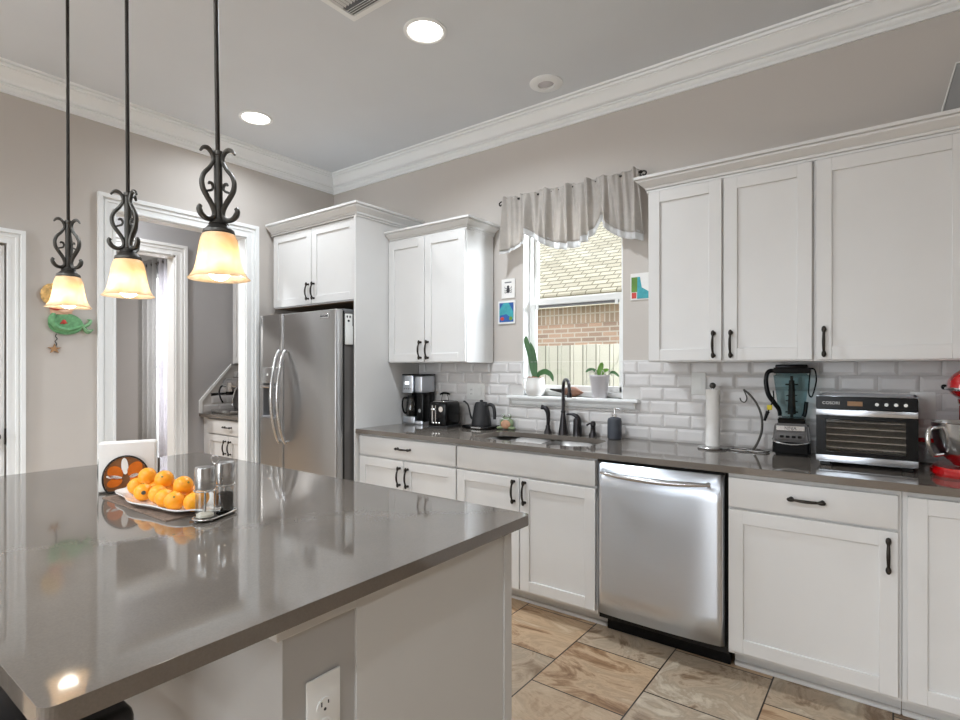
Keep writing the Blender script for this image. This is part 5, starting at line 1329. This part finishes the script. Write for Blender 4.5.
ors = [(2.041, -2.385, 0, 'orange at the end of the platter nearest the napkins'), (2.093, -2.350, 0, 'orange beneath the topmost left orange beside the napkin holder'), (2.148, -2.408, 0, 'orange with a small dark sticker at the front of the platter'), (2.208, -2.392, 0, 'front orange right of the one with the dark sticker'), (2.160, -2.318, 0, 'orange at the back rim behind the stickered one'), (2.068, -2.322, 0, 'orange hidden at the back left of the platter'), (2.285, -2.405, 0, 'front orange left of the one beside the salt mill'), (2.343, -2.405, 0, 'front orange just left of the salt mill'), (2.225, -2.330, 0, 'orange at the back middle of the platter'), (2.290, -2.335, 0, 'orange at the back right of the platter'), (2.355, -2.340, 0, 'orange seen behind and between the salt and pepper mills'), (2.405, -2.380, 0, 'orange seen through the salt mill glass'),
       (2.085, -2.372, 1, 'topmost left orange stacked in front of the napkin disc'), (2.180, -2.362, 1, 'large topmost orange at the middle of the pile'), (2.318, -2.368, 1, 'topmost orange at the right, left of the salt mill')]
for i, (x_, y_, lv, lb) in enumerate(ors):
    o = bpy.data.objects.new('orange', OM); COL.objects.link(o)
    zz = PZ+0.0075+0.0258+(0.036 if lv else 0)
    if lv == 0:
        q = ((x_-2.205)/0.265)**2+((y_+2.355)/0.1)**2; zz += max(0, q-0.45)*0.012
    o.location = (x_, y_, zz); o.rotation_euler = (random.uniform(-1.2, 1.2), random.uniform(-1.2, 1.2), random.uniform(0, 6))
    tag(o, lb, 'orange', 'oranges on the white platter')
    c = bpy.data.objects.new('stem_scar', nv); COL.objects.link(c); c.parent = o
    if i == 2:
        o.rotation_euler = (0, 0, 0)
        dv = (Vector((3.98, -3.135, 1.2))-o.location).normalized()
        MB().cyl(dv*0.0265, dv*0.0291, 0.006, seg=16).build('sticker', 'sticker', o, local=True)

# salt and pepper set
rr_ = thing('mill_rack', 'chrome wire rack with ring handle holding the salt and pepper mills', 'rack', (2.463, -2.349, CT), math.radians(114))
hl = 0.040
sm_ = MB().tube([(hl*math.copysign(1, math.cos(t))*1.0+0.030*math.cos(t), 0.030*math.sin(t), 0.008) for t in [2*PI*k/40 for k in range(40)]], 0.003, 8, closed=True)
sm_.prism([(hl*math.copysign(1, math.cos(t))+0.029*math.cos(t), 0.029*math.sin(t)) for t in [2*PI*(k+0.5)/40 for k in range(40)]], 0.005, 0.008, 'xy')
for sx in (-1, 1):
    for sy in (-1, 1): sm_.ball((sx*0.045, sy*0.024, 0.0045), 0.0045, 10, 8)
sm_.build('tray', 'chrome', rr_, local=True)
g_ = MB().tube([(0, 0, 0.008), (0, 0, 0.148)], 0.003, 8)
g_.build('post', 'chrome', rr_, local=True)
MB().tube([(0, 0.012*math.cos(t), 0.160+0.012*math.sin(t)) for t in [2*PI*k/24 for k in range(24)]], 0.0022, 8, closed=True).build('ring_handle', 'chrome', rr_, local=True)
for sx in (-1, 1):
    MB().tube([(sx*hl+0.0275*math.cos(t), 0.0275*math.sin(t), 0.083) for t in [2*PI*k/28 for k in range(28)]], 0.002, 8, closed=True).build('retaining_ring', 'chrome', rr_, local=True)
for sx, nm, mm, lb in ((-1, 'salt_mill', 'salt', 'clear salt mill with brushed steel cap, nearer the camera'), (1, 'pepper_mill', 'pepper', 'clear mill of dark peppercorns with brushed steel cap')):
    a = math.radians(114)
    m0 = thing(nm, lb, 'mill', (2.463+sx*hl*math.cos(a), -2.349+sx*hl*math.sin(a), CT+0.0085), 0)
    MB().lathe([(0.001, 0), (0.0245, 0), (0.0245, 0.078), (0.0225, 0.078), (0.0225, 0.003), (0.001, 0.003)], seg=32).build('glass_body', 'clear', m0, local=True)
    hh = 0.014 if sx == -1 else 0.052
    MB().lathe([(0.001, 0.0035), (0.022, 0.0035), (0.022, hh-0.004), (0.015, hh), (0.001, hh+0.001)], seg=28).build('filling', mm, m0, local=True)
    MB().lathe([(0.001, 0.078), (0.0248, 0.078), (0.0255, 0.082), (0.0255, 0.134), (0.024, 0.138), (0.001, 0.140)], seg=36).build('cap', 'steelplain', m0, local=True)
    MB().cyl((0, 0, 0.004), (0, 0, 0.078), 0.003).build('spindle', 'steelplain', m0, local=True)
